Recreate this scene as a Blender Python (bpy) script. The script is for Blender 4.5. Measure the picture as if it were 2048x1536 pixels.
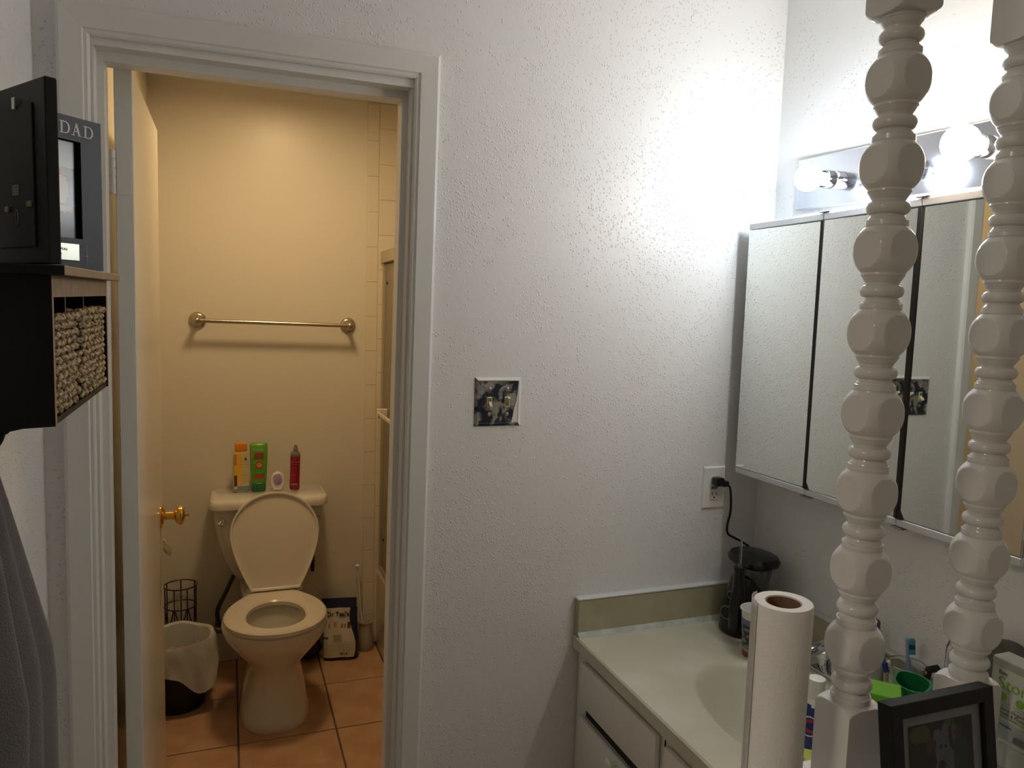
import bpy, bmesh, math, random
from mathutils import Vector, Matrix
random.seed(7)
PI = math.pi
for o in list(bpy.data.objects): bpy.data.objects.remove(o)
scene = bpy.context.scene
COL = scene.collection

# ---------------------------------------------------------------- camera
yaw, pitch, roll, FPX = .361, .096, .031, 1505.0
cam_d = bpy.data.cameras.new('camera'); cam = bpy.data.objects.new('camera', cam_d); COL.objects.link(cam)
fw = Vector((math.sin(yaw)*math.cos(pitch), math.cos(yaw)*math.cos(pitch), -math.sin(pitch)))
rt = Vector((math.cos(yaw), -math.sin(yaw), 0)); up = rt.cross(fw)
r2 = rt*math.cos(roll) + up*math.sin(roll); u2 = -rt*math.sin(roll) + up*math.cos(roll)
cam.matrix_world = Matrix(((r2.x, u2.x, -fw.x, 0), (r2.y, u2.y, -fw.y, 0), (r2.z, u2.z, -fw.z, 1.53), (0, 0, 0, 1)))
cam_d.sensor_width = 36; cam_d.lens = 36*FPX/2048; cam_d.clip_start = .02
scene.camera = cam
# ---------------------------------------------------------------- world, exposure, view
w = bpy.data.worlds.new('world'); scene.world = w; w.use_nodes = True
w.node_tree.nodes['Background'].inputs[0].default_value = (.75, .85, 1, 1)
w.node_tree.nodes['Background'].inputs[1].default_value = .12
vs = scene.view_settings
vs.view_transform = 'Standard'; vs.look = 'None'; vs.gamma = 1; vs.use_curve_mapping = False
vs.exposure = 0.56
BULB_COOL = 76.0; BULB_WARM = 70.0; BATH_W = 39.0; FILL_W = 19.0
def area(name, loc, size, energy, color, rot=(0, 0, 0)):
    l = bpy.data.lights.new(name, 'AREA'); l.shape = 'RECTANGLE'; l.size, l.size_y = size
    l.energy = energy; l.color = color
    o = bpy.data.objects.new(name, l); o.location = loc; o.rotation_euler = rot; COL.objects.link(o); return o
area('bedroom_fill_light', (-1.95, .12, 2.42), (.5, .5), FILL_W, (1, .88, .72))  # added warm fill lamp, never in view, brightens the faces turned left

# ---------------------------------------------------------------- materials
def mat(name, col, rough=.5, metal=0, spec=.5, trans=0, ior=1.45, bump=None, var=None, alpha=1, coat=0, emis=None, sheen=0):
    """bump=(scale, strength, detail)   var=(scale, colour2, low, high)"""
    m = bpy.data.materials.new(name); m.use_nodes = True
    nt = m.node_tree; b = nt.nodes['Principled BSDF']
    b.inputs['Base Color'].default_value = (*col, 1); b.inputs['Roughness'].default_value = rough
    b.inputs['Metallic'].default_value = metal; b.inputs['Specular IOR Level'].default_value = spec
    b.inputs['Transmission Weight'].default_value = trans; b.inputs['IOR'].default_value = ior
    b.inputs['Alpha'].default_value = alpha; b.inputs['Coat Weight'].default_value = coat
    b.inputs['Sheen Weight'].default_value = sheen
    if emis: b.inputs['Emission Color'].default_value = (*emis[0], 1); b.inputs['Emission Strength'].default_value = emis[1]
    tc = None
    if bump or var: tc = nt.nodes.new('ShaderNodeTexCoord')
    if bump:
        n = nt.nodes.new('ShaderNodeTexNoise'); n.inputs['Scale'].default_value = bump[0]; n.inputs['Detail'].default_value = bump[2]
        bp = nt.nodes.new('ShaderNodeBump'); bp.inputs['Strength'].default_value = bump[1]; bp.inputs['Distance'].default_value = .002
        nt.links.new(tc.outputs['Object'], n.inputs['Vector']); nt.links.new(n.outputs['Fac'], bp.inputs['Height'])
        nt.links.new(bp.outputs['Normal'], b.inputs['Normal'])
    if var:
        n = nt.nodes.new('ShaderNodeTexNoise'); n.inputs['Scale'].default_value = var[0]; n.inputs['Detail'].default_value = 4
        r = nt.nodes.new('ShaderNodeMapRange'); r.inputs['From Min'].default_value = var[2]; r.inputs['From Max'].default_value = var[3]
        mx = nt.nodes.new('ShaderNodeMix'); mx.data_type = 'RGBA'
        mx.inputs['A'].default_value = (*col, 1); mx.inputs['B'].default_value = (*var[1], 1)
        nt.links.new(tc.outputs['Object'], n.inputs['Vector']); nt.links.new(n.outputs['Fac'], r.inputs['Value'])
        nt.links.new(r.outputs['Result'], mx.inputs['Factor']); nt.links.new(mx.outputs['Result'], b.inputs['Base Color'])
    return m

def wall_paint(name, col, strength=1.0):
    m = mat(name, col, .42); nt = m.node_tree; b = nt.nodes['Principled BSDF']; N = nt.nodes.new; L = nt.links.new
    tc = N('ShaderNodeTexCoord')
    v = N('ShaderNodeTexVoronoi'); v.inputs['Scale'].default_value = 140; v.inputs['Randomness'].default_value = 1
    wn = N('ShaderNodeTexNoise'); wn.inputs['Scale'].default_value = 90; wn.inputs['Detail'].default_value = 2
    mixv = N('ShaderNodeVectorMath'); mixv.operation = 'MULTIPLY_ADD'; mixv.inputs[1].default_value = (.004,)*3
    L(tc.outputs['Object'], mixv.inputs[2]); L(wn.outputs['Color'], mixv.inputs[0]); L(tc.outputs['Object'], wn.inputs['Vector'])
    L(mixv.outputs[0], v.inputs['Vector'])
    r1 = N('ShaderNodeMapRange'); r1.interpolation_type = 'SMOOTHSTEP'
    r1.inputs['From Min'].default_value = .36; r1.inputs['From Max'].default_value = .08; L(v.outputs['Distance'], r1.inputs['Value'])
    # only some cells carry a speck
    sc = N('ShaderNodeSeparateColor'); L(v.outputs['Color'], sc.inputs[0])
    big = N('ShaderNodeTexNoise'); big.inputs['Scale'].default_value = 4.5; big.inputs['Detail'].default_value = 3; L(tc.outputs['Object'], big.inputs['Vector'])
    br = N('ShaderNodeMapRange'); br.inputs['From Min'].default_value = .36; br.inputs['From Max'].default_value = .62
    br.inputs['To Min'].default_value = .12; br.inputs['To Max'].default_value = .85; L(big.outputs['Fac'], br.inputs['Value'])
    cmp_ = N('ShaderNodeMath'); cmp_.operation = 'LESS_THAN'; L(sc.outputs[0], cmp_.inputs[0]); L(br.outputs['Result'], cmp_.inputs[1])
    mul = N('ShaderNodeMath'); mul.operation = 'MULTIPLY'; L(r1.outputs['Result'], mul.inputs[0]); L(cmp_.outputs[0], mul.inputs[1])
    fine = N('ShaderNodeTexNoise'); fine.inputs['Scale'].default_value = 60; fine.inputs['Detail'].default_value = 3; L(tc.outputs['Object'], fine.inputs['Vector'])
    add = N('ShaderNodeMath'); add.operation = 'MULTIPLY_ADD'; add.inputs[1].default_value = .35; L(fine.outputs['Fac'], add.inputs[0]); L(mul.outputs[0], add.inputs[2])
    bp = N('ShaderNodeBump'); bp.inputs['Strength'].default_value = .8*strength; bp.inputs['Distance'].default_value = .0021
    L(add.outputs[0], bp.inputs['Height']); L(bp.outputs['Normal'], b.inputs['Normal'])
    return m

M = {}
M['wall'] = wall_paint('wall_paint', (.83, .825, .805))
M['bathwall'] = mat('bathroom_wall_paint', (.74, .69, .60), .33, bump=(55, .12, 3))
M['backwall'] = mat('back_wall_paint', (.38, .36, .33), .7, bump=(90, .3, 3))
M['ceil'] = mat('ceiling_paint', (.86, .85, .82), .8, bump=(90, .4, 4))
M['trim'] = mat('trim_paint', (.79, .78, .74), .35, bump=(30, .08, 3))
M['door'] = mat('door_paint', (.74, .69, .60), .28, bump=(25, .06, 3))
M['dooredge'] = mat('door_edge_paint', (.78, .77, .72), .4)
M['carpet'] = mat('bedroom_carpet', (.30, .25, .2), .95, bump=(300, .6, 2))
M['post'] = mat('post_paint', (.66, .65, .63), .16, bump=(70, .12, 3))
M['cab'] = mat('vanity_paint', (.84, .82, .75), .4, bump=(25, .07, 3))
M['gap'] = mat('dark_gap', (.02, .017, .015), .8)
M['marble'] = mat('cultured_marble', (.60, .57, .44), .3, var=(5, (.67, .65, .53), .4, .65))
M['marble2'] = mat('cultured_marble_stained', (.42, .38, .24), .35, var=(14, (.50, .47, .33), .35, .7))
M['caulk'] = mat('caulk', (.60, .62, .58), .5, var=(30, (.42, .45, .38), .45, .7))
M['mirror'] = mat('mirror_glass', (.80, .83, .80), .01, metal=1)
M['alu'] = mat('cabinet_frame_metal', (.66, .66, .67), .35, metal=.35)
M['steel'] = mat('cabinet_body', (.55, .55, .55), .5)
M['chrome'] = mat('chrome', (.72, .74, .78), .08, metal=1)
M['chromeplate'] = mat('chrome_bar_plate', (.70, .73, .80), .12, metal=1, var=(6, (.6, .63, .7), .4, .7))
M['nickel'] = mat('brushed_nickel', (.50, .44, .36), .28, metal=1)
M['brass'] = mat('polished_brass', (.80, .52, .13), .15, metal=1)
M['porcelain'] = mat('porcelain', (.70, .67, .60), .08, coat=.6)
M['seat'] = mat('toilet_seat_plastic', (.72, .66, .57), .2, coat=.2)
M['water'] = mat('water', (.8, .85, .82), .03, trans=.9, ior=1.33)
M['tile'] = mat('floor_tile', (.46, .26, .15), .35, var=(9, (.58, .36, .22), .35, .7), bump=(60, .1, 2))
M['grout'] = mat('grout', (.13, .10, .075), .9)
M['walltile'] = mat('wall_tile_glaze', (.74, .67, .55), .12, coat=.3)
M['wgrout'] = mat('wall_grout', (.60, .52, .40), .8)
M['tub'] = mat('tub_enamel', (.68, .58, .46), .2, coat=.3)
M['showerframe'] = mat('shower_frame', (.52, .47, .36), .3, metal=.6)
M['obscure'] = mat('obscure_glass', (.62, .55, .42), .45, trans=.75, bump=(120, .5, 2))
M['black'] = mat('black_paint', (.0075, .007, .0065), .45, spec=.25)
M['blackg'] = mat('black_gloss_plastic', (.008, .008, .009), .22)
M['blackm'] = mat('black_matte_plastic', (.012, .012, .012), .55)
M['fibre'] = mat('fibreboard', (.27, .19, .12), .7, var=(60, (.33, .24, .15), .4, .7))
M['grass1'] = mat('seagrass', (.46, .37, .20), .75, var=(170, (.16, .10, .06), .40, .58))
M['bin'] = mat('bin_plastic', (.008, .008, .008), .5)
M['bag'] = mat('liner_plastic', (.62, .62, .58), .3, trans=.2, bump=(60, .8, 3))
M['wire'] = mat('dark_wire', (.06, .035, .07), .35, metal=.5)
M['paper'] = mat('paper_towel', (.78, .76, .73), .9, bump=(260, .5, 2))
M['core'] = mat('cardboard_core', (.22, .12, .08), .9)
M['tissue'] = mat('toilet_tissue', (.80, .74, .62), .9, bump=(200, .3, 2))
M['white'] = mat('white_plastic', (.82, .82, .79), .35)
M['plate'] = mat('outlet_plastic', (.86, .85, .82), .35)
M['ivory'] = mat('ivory_toggle', (.75, .68, .42), .4)
M['towel'] = mat('grey_terry', (.30, .285, .285), .95, bump=(420, 1.0, 3), sheen=.5)
M['clear'] = mat('clear_plastic', (.9, .92, .92), .05, trans=.95, ior=1.3)
M['smoke'] = mat('smoke_plastic', (.35, .35, .33), .1, trans=.7)
M['photo_glass'] = mat('mat_board', (.27, .29, .30), .5)
M['green'] = mat('green_plastic', (.012, .17, .06), .3, coat=.3)
M['greenp'] = mat('green_bottle_plastic', (.14, .37, .03), .3)
M['lime'] = mat('lime_card', (.30, .44, .05), .45, var=(25, (.42, .48, .07), .45, .6))
M['yellowgreen'] = mat('yellow_green_pack', (.40, .42, .06), .45, var=(45, (.12, .14, .05), .52, .6))
M['blue'] = mat('toothpaste_blue', (.02, .045, .22), .3)
M['red'] = mat('red_print', (.55, .03, .03), .4)
M['navy'] = mat('navy_plastic', (.015, .018, .05), .35)
M['purple'] = mat('purple_plastic', (.10, .05, .22), .35)
M['lilac'] = mat('lilac_gel', (.40, .22, .46), .25)
M['orange'] = mat('orange_plastic', (.80, .27, .02), .4)
M['maroon'] = mat('magenta_red_liquid', (.30, .01, .04), .2, coat=.3)
M['pink'] = mat('pink_plastic', (.45, .22, .2), .4)
M['bluebag'] = mat('blue_plastic_sheet', (.01, .05, .16), .3)
M['boxpaper'] = mat('package_card', (.52, .53, .46), .5)
M['greenink'] = mat('green_ink', (.20, .42, .04), .6)
M['greyink'] = mat('grey_ink', (.16, .15, .15), .6)
M['whiteink'] = mat('white_ink', (.62, .62, .6), .6)
M['darkplate'] = mat('charcoal_frame', (.055, .06, .075), .5, bump=(300, .2, 2))
M['silver'] = mat('silver_plaque', (.62, .66, .6), .3, metal=.8)
M['bristle_teal'] = mat('teal_bristle', (.06, .30, .33), .7)
M['bristle_navy'] = mat('navy_bristle', (.02, .04, .12), .7)
M['tbblue'] = mat('pale_blue_plastic', (.25, .36, .55), .3)
M['putty'] = mat('dark_metal_clip', (.25, .22, .16), .4, metal=.8)
M['bulbcool'] = mat('bulb_cool', (1, 1, 1), .4, emis=((.76, .88, 1.0), BULB_COOL))
M['bulbdim'] = mat('bulb_cool_dimmer', (1, 1, 1), .4, emis=((.72, .86, 1.0), BULB_COOL*.5))
M['bulbwarm'] = mat('bulb_warm', (1, 1, 1), .4, emis=((1.0, .78, .55), BULB_WARM))
M['globe'] = mat('bathroom_globe', (1, 1, 1), .4, emis=((1.0, .70, .36), BATH_W))
M['bulbneck'] = mat('bulb_neck', (.80, .84, .88), .4, emis=((.85, .92, 1.0), 2.0))

# switch plate: worn blackened metal with pale rubbed patches
def worn_plate():
    m = mat('worn_brass_plate', (.05, .055, .07), .35, metal=.6); nt = m.node_tree; N = nt.nodes.new; L = nt.links.new
    b = nt.nodes['Principled BSDF']; tc = N('ShaderNodeTexCoord')
    n = N('ShaderNodeTexNoise'); n.inputs['Scale'].default_value = 38; n.inputs['Detail'].default_value = 3; n.inputs['Distortion'].default_value = .6
    L(tc.outputs['Object'], n.inputs['Vector'])
    r = N('ShaderNodeValToRGB'); e = r.color_ramp.elements
    e[0].position = .44; e[0].color = (.035, .042, .06, 1); e[1].position = .58; e[1].color = (.42, .40, .36, 1)
    L(n.outputs['Fac'], r.inputs[0]); L(r.outputs[0], b.inputs['Base Color']); return m
M['worn'] = worn_plate()

def vcol_mat(name, rough=.45, coat=0):
    m = mat(name, (1, 1, 1), rough, coat=coat); nt = m.node_tree
    a = nt.nodes.new('ShaderNodeVertexColor'); a.layer_name = 'print'
    nt.links.new(a.outputs['Color'], nt.nodes['Principled BSDF'].inputs['Base Color']); return m
M['print'] = vcol_mat('printed_surface'); M['printgloss'] = vcol_mat('printed_gloss', .2, .3)

# ---------------------------------------------------------------- mesh helpers
def link(name, bm, m, parent=None, smooth=False, loc=None):
    """one mesh object from a bmesh whose coordinates are local to the root thing"""
    me = bpy.data.meshes.new(name); bm.normal_update(); bm.to_mesh(me); bm.free()
    for mm in (m if isinstance(m, (list, tuple)) else [m]): me.materials.append(mm)
    if smooth:
        me.polygons.foreach_set('use_smooth', [True]*len(me.polygons))
        try: me.set_sharp_from_angle(angle=math.radians(38))
        except Exception: pass
    o = bpy.data.objects.new(name, me); COL.objects.link(o)
    if parent: o.parent = parent
    if loc: o.location = loc
    return o
def tag(o, label, cat, group=None):
    o['label'] = label; o['category'] = cat
    if group: o['group'] = group
    return o
def thing(name, label, cat, loc=(0, 0, 0), rot=(0, 0, 0), group=None):
    o = bpy.data.objects.new(name, None); COL.objects.link(o); o.location = loc; o.rotation_euler = rot
    o.empty_display_size = .05
    return tag(o, label, cat, group)
def struct(o): o['kind'] = 'structure'; return o
def B(): return bmesh.new()
def box(bm, lo, hi, bev=0, seg=2, mtx=None, mi=0):
    vs = [bm.verts.new((x, y, z)) for z in (lo[2], hi[2]) for y in (lo[1], hi[1]) for x in (lo[0], hi[0])]
    fs = [bm.faces.new([vs[i] for i in f]) for f in ((0, 2, 3, 1), (4, 5, 7, 6), (0, 1, 5, 4), (2, 6, 7, 3), (0, 4, 6, 2), (1, 3, 7, 5))]
    for f in fs: f.material_index = mi
    if bev > 0:
        es = list({e for f in fs for e in f.edges})
        r = bmesh.ops.bevel(bm, geom=es, offset=bev, segments=seg, affect='EDGES', profile=.5)
        vs = list({v for f in r['faces'] for v in f.verts} | {v for v in vs if v.is_valid})
        for f in r['faces']: f.material_index = mi
    if mtx is not None:
        for v in vs: v.co = mtx @ v.co
    return bm
def loft(bm, rings, cap0=True, cap1=True, closed=True, mi=0):
    R = [[bm.verts.new(p) for p in r] for r in rings]
    n = len(R[0])
    for a, b in zip(R, R[1:]):
        for i in range(n if closed else n-1):
            j = (i+1) % n
            f = bm.faces.new((a[i], a[j], b[j], b[i])); f.material_index = mi
    if cap0: f = bm.faces.new(R[0][::-1]); f.material_index = mi
    if cap1: f = bm.faces.new(R[-1]); f.material_index = mi
    return R
def axis_m(p, d):
    d = Vector(d).normalized(); q = d.to_track_quat('Z', 'Y')
    return Matrix.Translation(Vector(p)) @ q.to_matrix().to_4x4()
def lathe(bm, prof, p=(0, 0, 0), d=(0, 0, 1), seg=24, sx=1, sy=1, clamp=None, cap0=True, cap1=True, mi=0):
    m = axis_m(p, d); rings = []
    for r, z in prof:
        ring = []
        for i in range(seg):
            a = 2*PI*i/seg; c, s = math.cos(a), math.sin(a); rr = max(r, 1e-5)
            if clamp: rr = min(rr, clamp/max(abs(c), abs(s)))
            ring.append(m @ Vector((rr*c*sx, rr*s*sy, z)))
        rings.append(ring)
    loft(bm, rings, cap0, cap1, mi=mi); return bm
def cyl(bm, p0, p1, r, seg=16, r1=None, mi=0):
    p0, p1 = Vector(p0), Vector(p1); L_ = (p1-p0).length
    return lathe(bm, [(r, 0), (r if r1 is None else r1, L_)], p0, p1-p0, seg, mi=mi)
def smooth_path(pts, n=8):
    pts = [Vector(p) for p in pts]; out = []
    for i in range(len(pts)-1):
        p0 = pts[max(i-1, 0)]; p1 = pts[i]; p2 = pts[i+1]; p3 = pts[min(i+2, len(pts)-1)]
        for k in range(n):
            t = k/n
            out.append(.5*((2*p1)+(p2-p0)*t+(2*p0-5*p1+4*p2-p3)*t*t+(3*p1-p0-3*p2+p3)*t**3))
    out.append(pts[-1]); return out
def tube(bm, pts, r, seg=8, mi=0):
    pts = [Vector(p) for p in pts]; rings = []; nrm = None
    for i, p in enumerate(pts):
        t = (pts[min(i+1, len(pts)-1)]-pts[max(i-1, 0)]).normalized()
        if nrm is None: nrm = t.orthogonal().normalized()
        nrm = (nrm - t*nrm.dot(t)).normalized(); b = t.cross(nrm)
        rr = r[i] if isinstance(r, (list, tuple)) else r
        rings.append([p + (nrm*math.cos(2*PI*k/seg)+b*math.sin(2*PI*k/seg))*rr for k in range(seg)])
    loft(bm, rings, mi=mi); return bm
def prism(bm, pts, axis, a, b, mi=0):
    """polygon pts (2-D) extruded along axis from a to b; remaining axes keep order x<y<z"""
    def mk(p, v):
        q = [0, 0, 0]; k = [i for i in range(3) if i != axis]; q[k[0]], q[k[1]], q[axis] = p[0], p[1], v; return q
    loft(bm, [[mk(p, a) for p in pts], [mk(p, b) for p in pts]], mi=mi)
    bmesh.ops.recalc_face_normals(bm, faces=bm.faces); return bm
def sphere(bm, c, r, sx=1, sy=1, sz=1, seg=16, rings=10, mi=0, d=(0, 0, 1)):
    prof = [(r*math.sin(PI*i/rings), -r*math.cos(PI*i/rings)*sz) for i in range(rings+1)]
    return lathe(bm, prof, c, d, seg, sx, sy, cap0=False, cap1=False, mi=mi)
def rrect(w, h, r, n=5):
    out = []
    for cx, cy, a0 in ((w/2-r, h/2-r, 0), (-w/2+r, h/2-r, PI/2), (-w/2+r, -h/2+r, PI), (w/2-r, -h/2+r, 3*PI/2)):
        for k in range(n+1): a = a0+PI/2*k/n; out.append((cx+r*math.cos(a), cy+r*math.sin(a)))
    return out
def printed(name, parent, nx, ny, pos, fn, m=None, smooth=False):
    """flat or curved printed sheet: pos(u,v)->point, fn(u,v)->rgb (v up)"""
    bm = B(); G = [[bm.verts.new(pos(i/nx, j/ny)) for i in range(nx+1)] for j in range(ny+1)]
    cl = bm.loops.layers.float_color.new('print')
    for j in range(ny):
        for i in range(nx):
            f = bm.faces.new((G[j][i], G[j][i+1], G[j+1][i+1], G[j+1][i]))
            c = fn((i+.5)/nx, (j+.5)/ny)
            for l in f.loops: l[cl] = (*c, 1)
    return link(name, bm, m or M['print'], parent, smooth)
def text_mesh(name, s, size, m, parent, mtx, extrude=.0004, bold=0, sx=1.0, align='CENTER'):
    cu = bpy.data.curves.new(name, 'FONT'); cu.body = s; cu.size = size; cu.extrude = extrude; cu.offset = bold
    cu.align_x = align; cu.align_y = 'CENTER'; cu.resolution_u = 3
    t = bpy.data.objects.new(name+'_tmp', cu); COL.objects.link(t)
    me = bpy.data.meshes.new_from_object(t.evaluated_get(bpy.context.evaluated_depsgraph_get()))
    bpy.data.objects.remove(t); me.transform(Matrix.Diagonal((sx, 1, 1, 1))); me.transform(mtx); me.materials.clear(); me.materials.append(m)
    o = bpy.data.objects.new(name, me); COL.objects.link(o)
    if parent: o.parent = parent
    return o
def facing(p, right, upv):
    """matrix placing text (x right, y up) at p"""
    r = Vector(right).normalized(); u = Vector(upv).normalized(); n = r.cross(u)
    return Matrix(((r.x, u.x, n.x, p[0]), (r.y, u.y, n.y, p[1]), (r.z, u.z, n.z, p[2]), (0, 0, 0, 1)))

# ================================================================ STRUCTURE
YD, YB, YF = 1.70, 1.82, 3.32          # door wall front, back; bathroom far wall
XL, XR = -.345, 1.389                  # left wall, mirror wall
XBL, XTUB, XBR = -.29, .62, 1.40       # bathroom left wall, tub apron, alcove wall
ZC = 2.40
# opening (jamb faces): slightly out of plumb like the real one
def jl(z): return -.243 - .0062*(2.03-z)/1.5
def jr(z): return .383 - .0160*(2.03-z)/1.5
ZH = 2.026
bm = B()
prism(bm, [(XL-.12, 0), (-.266, 0), (-.256, ZH+.012), (.396, ZH+.012), (.378, 0), (XR+.14, 0), (XR+.14, 2.46), (XL-.12, 2.46)], 1, YD, YB)
struct(link('wall_back', bm, M['wall']))
bm = B(); box(bm, (XL-.12, .74, 0), (XL, YD, 2.46)); box(bm, (-3.4, .62, 0), (XL, .74, 2.46)); box(bm, (-3.52, -3.2, 0), (-3.4, .74, 2.46)); struct(link('wall_left', bm, M['wall']))
bm = B(); box(bm, (XR, -3.2, 0), (XR+.12, YD, 2.46))
struct(link('wall_right', bm, M['wall']))
bm = B(); box(bm, (-3.52, -3.32, 0), (XR+.12, -3.2, 2.46)); struct(link('wall_front', bm, M['backwall']))
bm = B(); box(bm, (-3.52, -3.32, 2.46), (XR+.14, YB, 2.74)); struct(link('ceiling', bm, M['ceil']))
bm = B(); box(bm, (-3.52, -3.32, -.1), (XR+.14, 1.76, 0)); struct(link('floor', bm, M['carpet']))
# bathroom shell
bm = B(); box(bm, (XBL-.1, YF, 0), (XBR+.1, YF+.1, ZC)); far = struct(link('wall_bathroom_back', bm, M['bathwall']))
bm = B(); box(bm, (XBL-.1, YB, 0), (XBL, YF, ZC)); struct(link('wall_bathroom_left', bm, M['bathwall']))
bm = B(); box(bm, (XBR, YB, 0), (XBR+.1, YF, ZC)); struct(link('wall_bathroom_right', bm, M['walltile']))
bm = B(); box(bm, (XBL-.1, YB, ZC), (XBR+.1, YF+.1, ZC+.1)); struct(link('ceiling_bathroom', bm, M['ceil']))
# bathroom floor with tiles
bm = B(); box(bm, (XBL-.1, 1.76, -.1), (XBR+.1, YF+.1, -.006)); fl = struct(link('floor_bathroom', bm, M['grout']))
def tile_mesh(name, w, h, t, m, bev=.0015):
    bm = B(); box(bm, (0, 0, 0), (w, h, t), bev, 1)
    me = bpy.data.meshes.new(name); bm.to_mesh(me); bm.free(); me.materials.append(m); return me
cache = {}
for i in range(-1, 2):
    for j in range(-3, 2):
        x0 = .0235+.335*i; x1 = x0+.335; y0 = 2.65+.341*j; y1 = y0+.341
        x0, x1, y0, y1 = max(x0, XBL), min(x1, XTUB), max(y0, 1.762), min(y1, YF)
        if x1-x0 < .02 or y1-y0 < .02: continue
        key = (round(x1-x0, 3), round(y1-y0, 3))
        if key not in cache: cache[key] = tile_mesh('tile', x1-x0-.006, y1-y0-.006, .006, M['tile'])
        o = bpy.data.objects.new('tile', cache[key]); COL.objects.link(o); o.parent = fl; o.location = (x0+.003, y0+.003, -.006)
# wall tiles on the far wall beside the tub
cache = {}
def wtile(x0, x1, z0, z1):
    key = (round(x1-x0, 4), round(z1-z0, 4))
    if key not in cache:
        bm = B(); box(bm, (0, -.006, 0), (x1-x0-.0022, 0, z1-z0-.0022), .0010, 1)
        me = bpy.data.meshes.new('tile'); bm.to_mesh(me); bm.free(); me.materials.append(M['walltile']); cache[key] = me
    o = bpy.data.objects.new('tile', cache[key]); COL.objects.link(o); o.parent = far; o.location = (x0+.0011, YF-.0015, z0+.0011)
bm = B(); box(bm, (.558, YF-.0055, .002), (XBR, YF, ZC-.001)); o = link('grout', bm, M['wgrout'], far)
def column(x0, x1, off, zlow=.002):
    z = off
    while z > zlow: z -= .1503
    while z < ZC:
        a, b = max(z, zlow), min(z+.1503, ZC-.002)
        if b-a > .012: wtile(x0, x1, a, b)
        z += .1503
column(.558, .609, 1.188)
for k in range(6):
    x0 = .610+.1503*k; column(x0, min(x0+.1503, XBR), 1.241+.0751*(k % 2), .002 if k == 0 else .36)

# ---------------------------------------------------------------- door 1: casing, jamb, leaf
casL, casR, casT = lambda z: jl(z)-.005, lambda z: jr(z)+.005, 2.032
def casing(name, which):
    prof = [(0, 0), (0, -.008), (.004, -.011), (.010, -.011), (.012, -.015), (.050, -.017), (.056, -.013), (.056, 0)]
    def corner(k, u, d):
        if k == 0: return (casL(0)-u, YD+d, 0)
        if k == 1: return (casL(casT)-u, YD+d, casT+u)
        if k == 2: return (casR(casT)+u, YD+d, casT+.004+u)
        return (casR(0)+u, YD+d, 0)
    bm = B(); loft(bm, [[corner(which, u, d) for u, d in prof], [corner(which+1, u, d) for u, d in prof]])
    bmesh.ops.recalc_face_normals(bm, faces=bm.faces)
    return struct(link(name, bm, M['trim']))
casing('trim_1', 0); casing('trim_2', 1); casing('trim_3', 2)
d1 = bpy.data.objects.new('door_1', None); COL.objects.link(d1); struct(d1); d1['label'] = 'white bathroom door standing open inside its painted frame'
def slant(bm, xs, y0, y1, z0, z1, side, off0, off1):
    # upright strip whose faces follow the leaning jamb
    f = jl if side < 0 else jr
    q = [[(f(z)+off0, y0, z), (f(z)+off1, y0, z), (f(z)+off1, y1, z), (f(z)+off0, y1, z)] for z in (z0, z1)]
    loft(bm, q); bmesh.ops.recalc_face_normals(bm, faces=bm.faces)
bm = B(); slant(bm, 0, YD+.001, YB, 0, ZH-.0082, -1, -.012, 0); link('jamb', bm, M['trim'], d1)
bm = B(); slant(bm, 0, YD+.001, YB, 0, ZH-.0082, 1, 0, .012); link('jamb', bm, M['trim'], d1)
bm = B(); box(bm, (jl(ZH)-.012, YD+.0005, ZH-.008), (jr(ZH)+.012, YB, ZH+.0115)); link('head_jamb', bm, M['trim'], d1)
bm = B(); slant(bm, 0, 1.738, 1.784, 0, ZH-.008, -1, 0, .013); link('door_stop', bm, M['trim'], d1)
bm = B(); slant(bm, 0, 1.738, 1.784, 0, ZH-.008, 1, -.013, 0); link('door_stop', bm, M['trim'], d1)
bm = B(); box(bm, (jl(ZH)+.013, 1.738, ZH-.026), (jr(ZH)-.013, 1.784, ZH-.008)); link('door_stop', bm, M['trim'], d1)
# bathroom-side casing (seen through the hinge gap)
bm = B(); slant(bm, 0, YB, YB+.012, 0, ZH, -1, -.045, -.006); link('inner_casing', bm, M['fibre'], d1)
# leaf: opened 90 degrees into the bathroom
dx0, dx1, dy0, dy1 = -.2245, -.1895, YB+.004, 2.432
lf = B(); box(lf, (dx0, dy0, .012), (dx1, dy1, 2.014), .0015, 1, mi=0)
for f in lf.faces:
    if f.calc_center_median().y < dy0+.003: f.material_index = 1
leaf = link('door_leaf', lf, [M['door'], M['dooredge']], d1)
for hz in (1.797, .25):
    bm = B(); box(bm, (dx0+.003, dy0-.0012, hz-.045), (dx1-.004, dy0+.0005, hz+.045), .0004, 1)
    h = link('hinge', bm, M['dooredge'], leaf)
    k = B()
    for q in range(5): cyl(k, (dx0-.004, dy0-.005, hz-.045+.0182*q), (dx0-.004, dy0-.005, hz-.045+.0182*q+.0168), .0058, 12)
    cyl(k, (dx0-.004, dy0-.005, hz-.046), (dx0-.004, dy0-.005, hz+.046), .0042, 10)
    for s in ((-.025, .3), (0, .7), (.027, .35)): cyl(k, (dx0+.008+s[1]*.018, dy0-.0018, hz+s[0]), (dx0+.008+s[1]*.018, dy0-.001, hz+s[0]), .0035, 10)
    link('hinge_knuckle', k, M['dooredge'], leaf, True)
kb = B()
ky, kz = 2.365, .905
lathe(kb, [(.034, 0), (.034, .003), (.030, .007), (.020, .009), (.0125, .012), (.0115, .030), (.0135, .036), (.022, .040), (.0275, .047), (.0285, .054), (.026, .060), (.018, .064), (.010, .066), (.006, .067), (.006, .074), (.003, .0765)], (dx1+.0002, ky, kz), (1, 0, 0), 32)
link('door_knob', kb, M['brass'], leaf, True)
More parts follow.
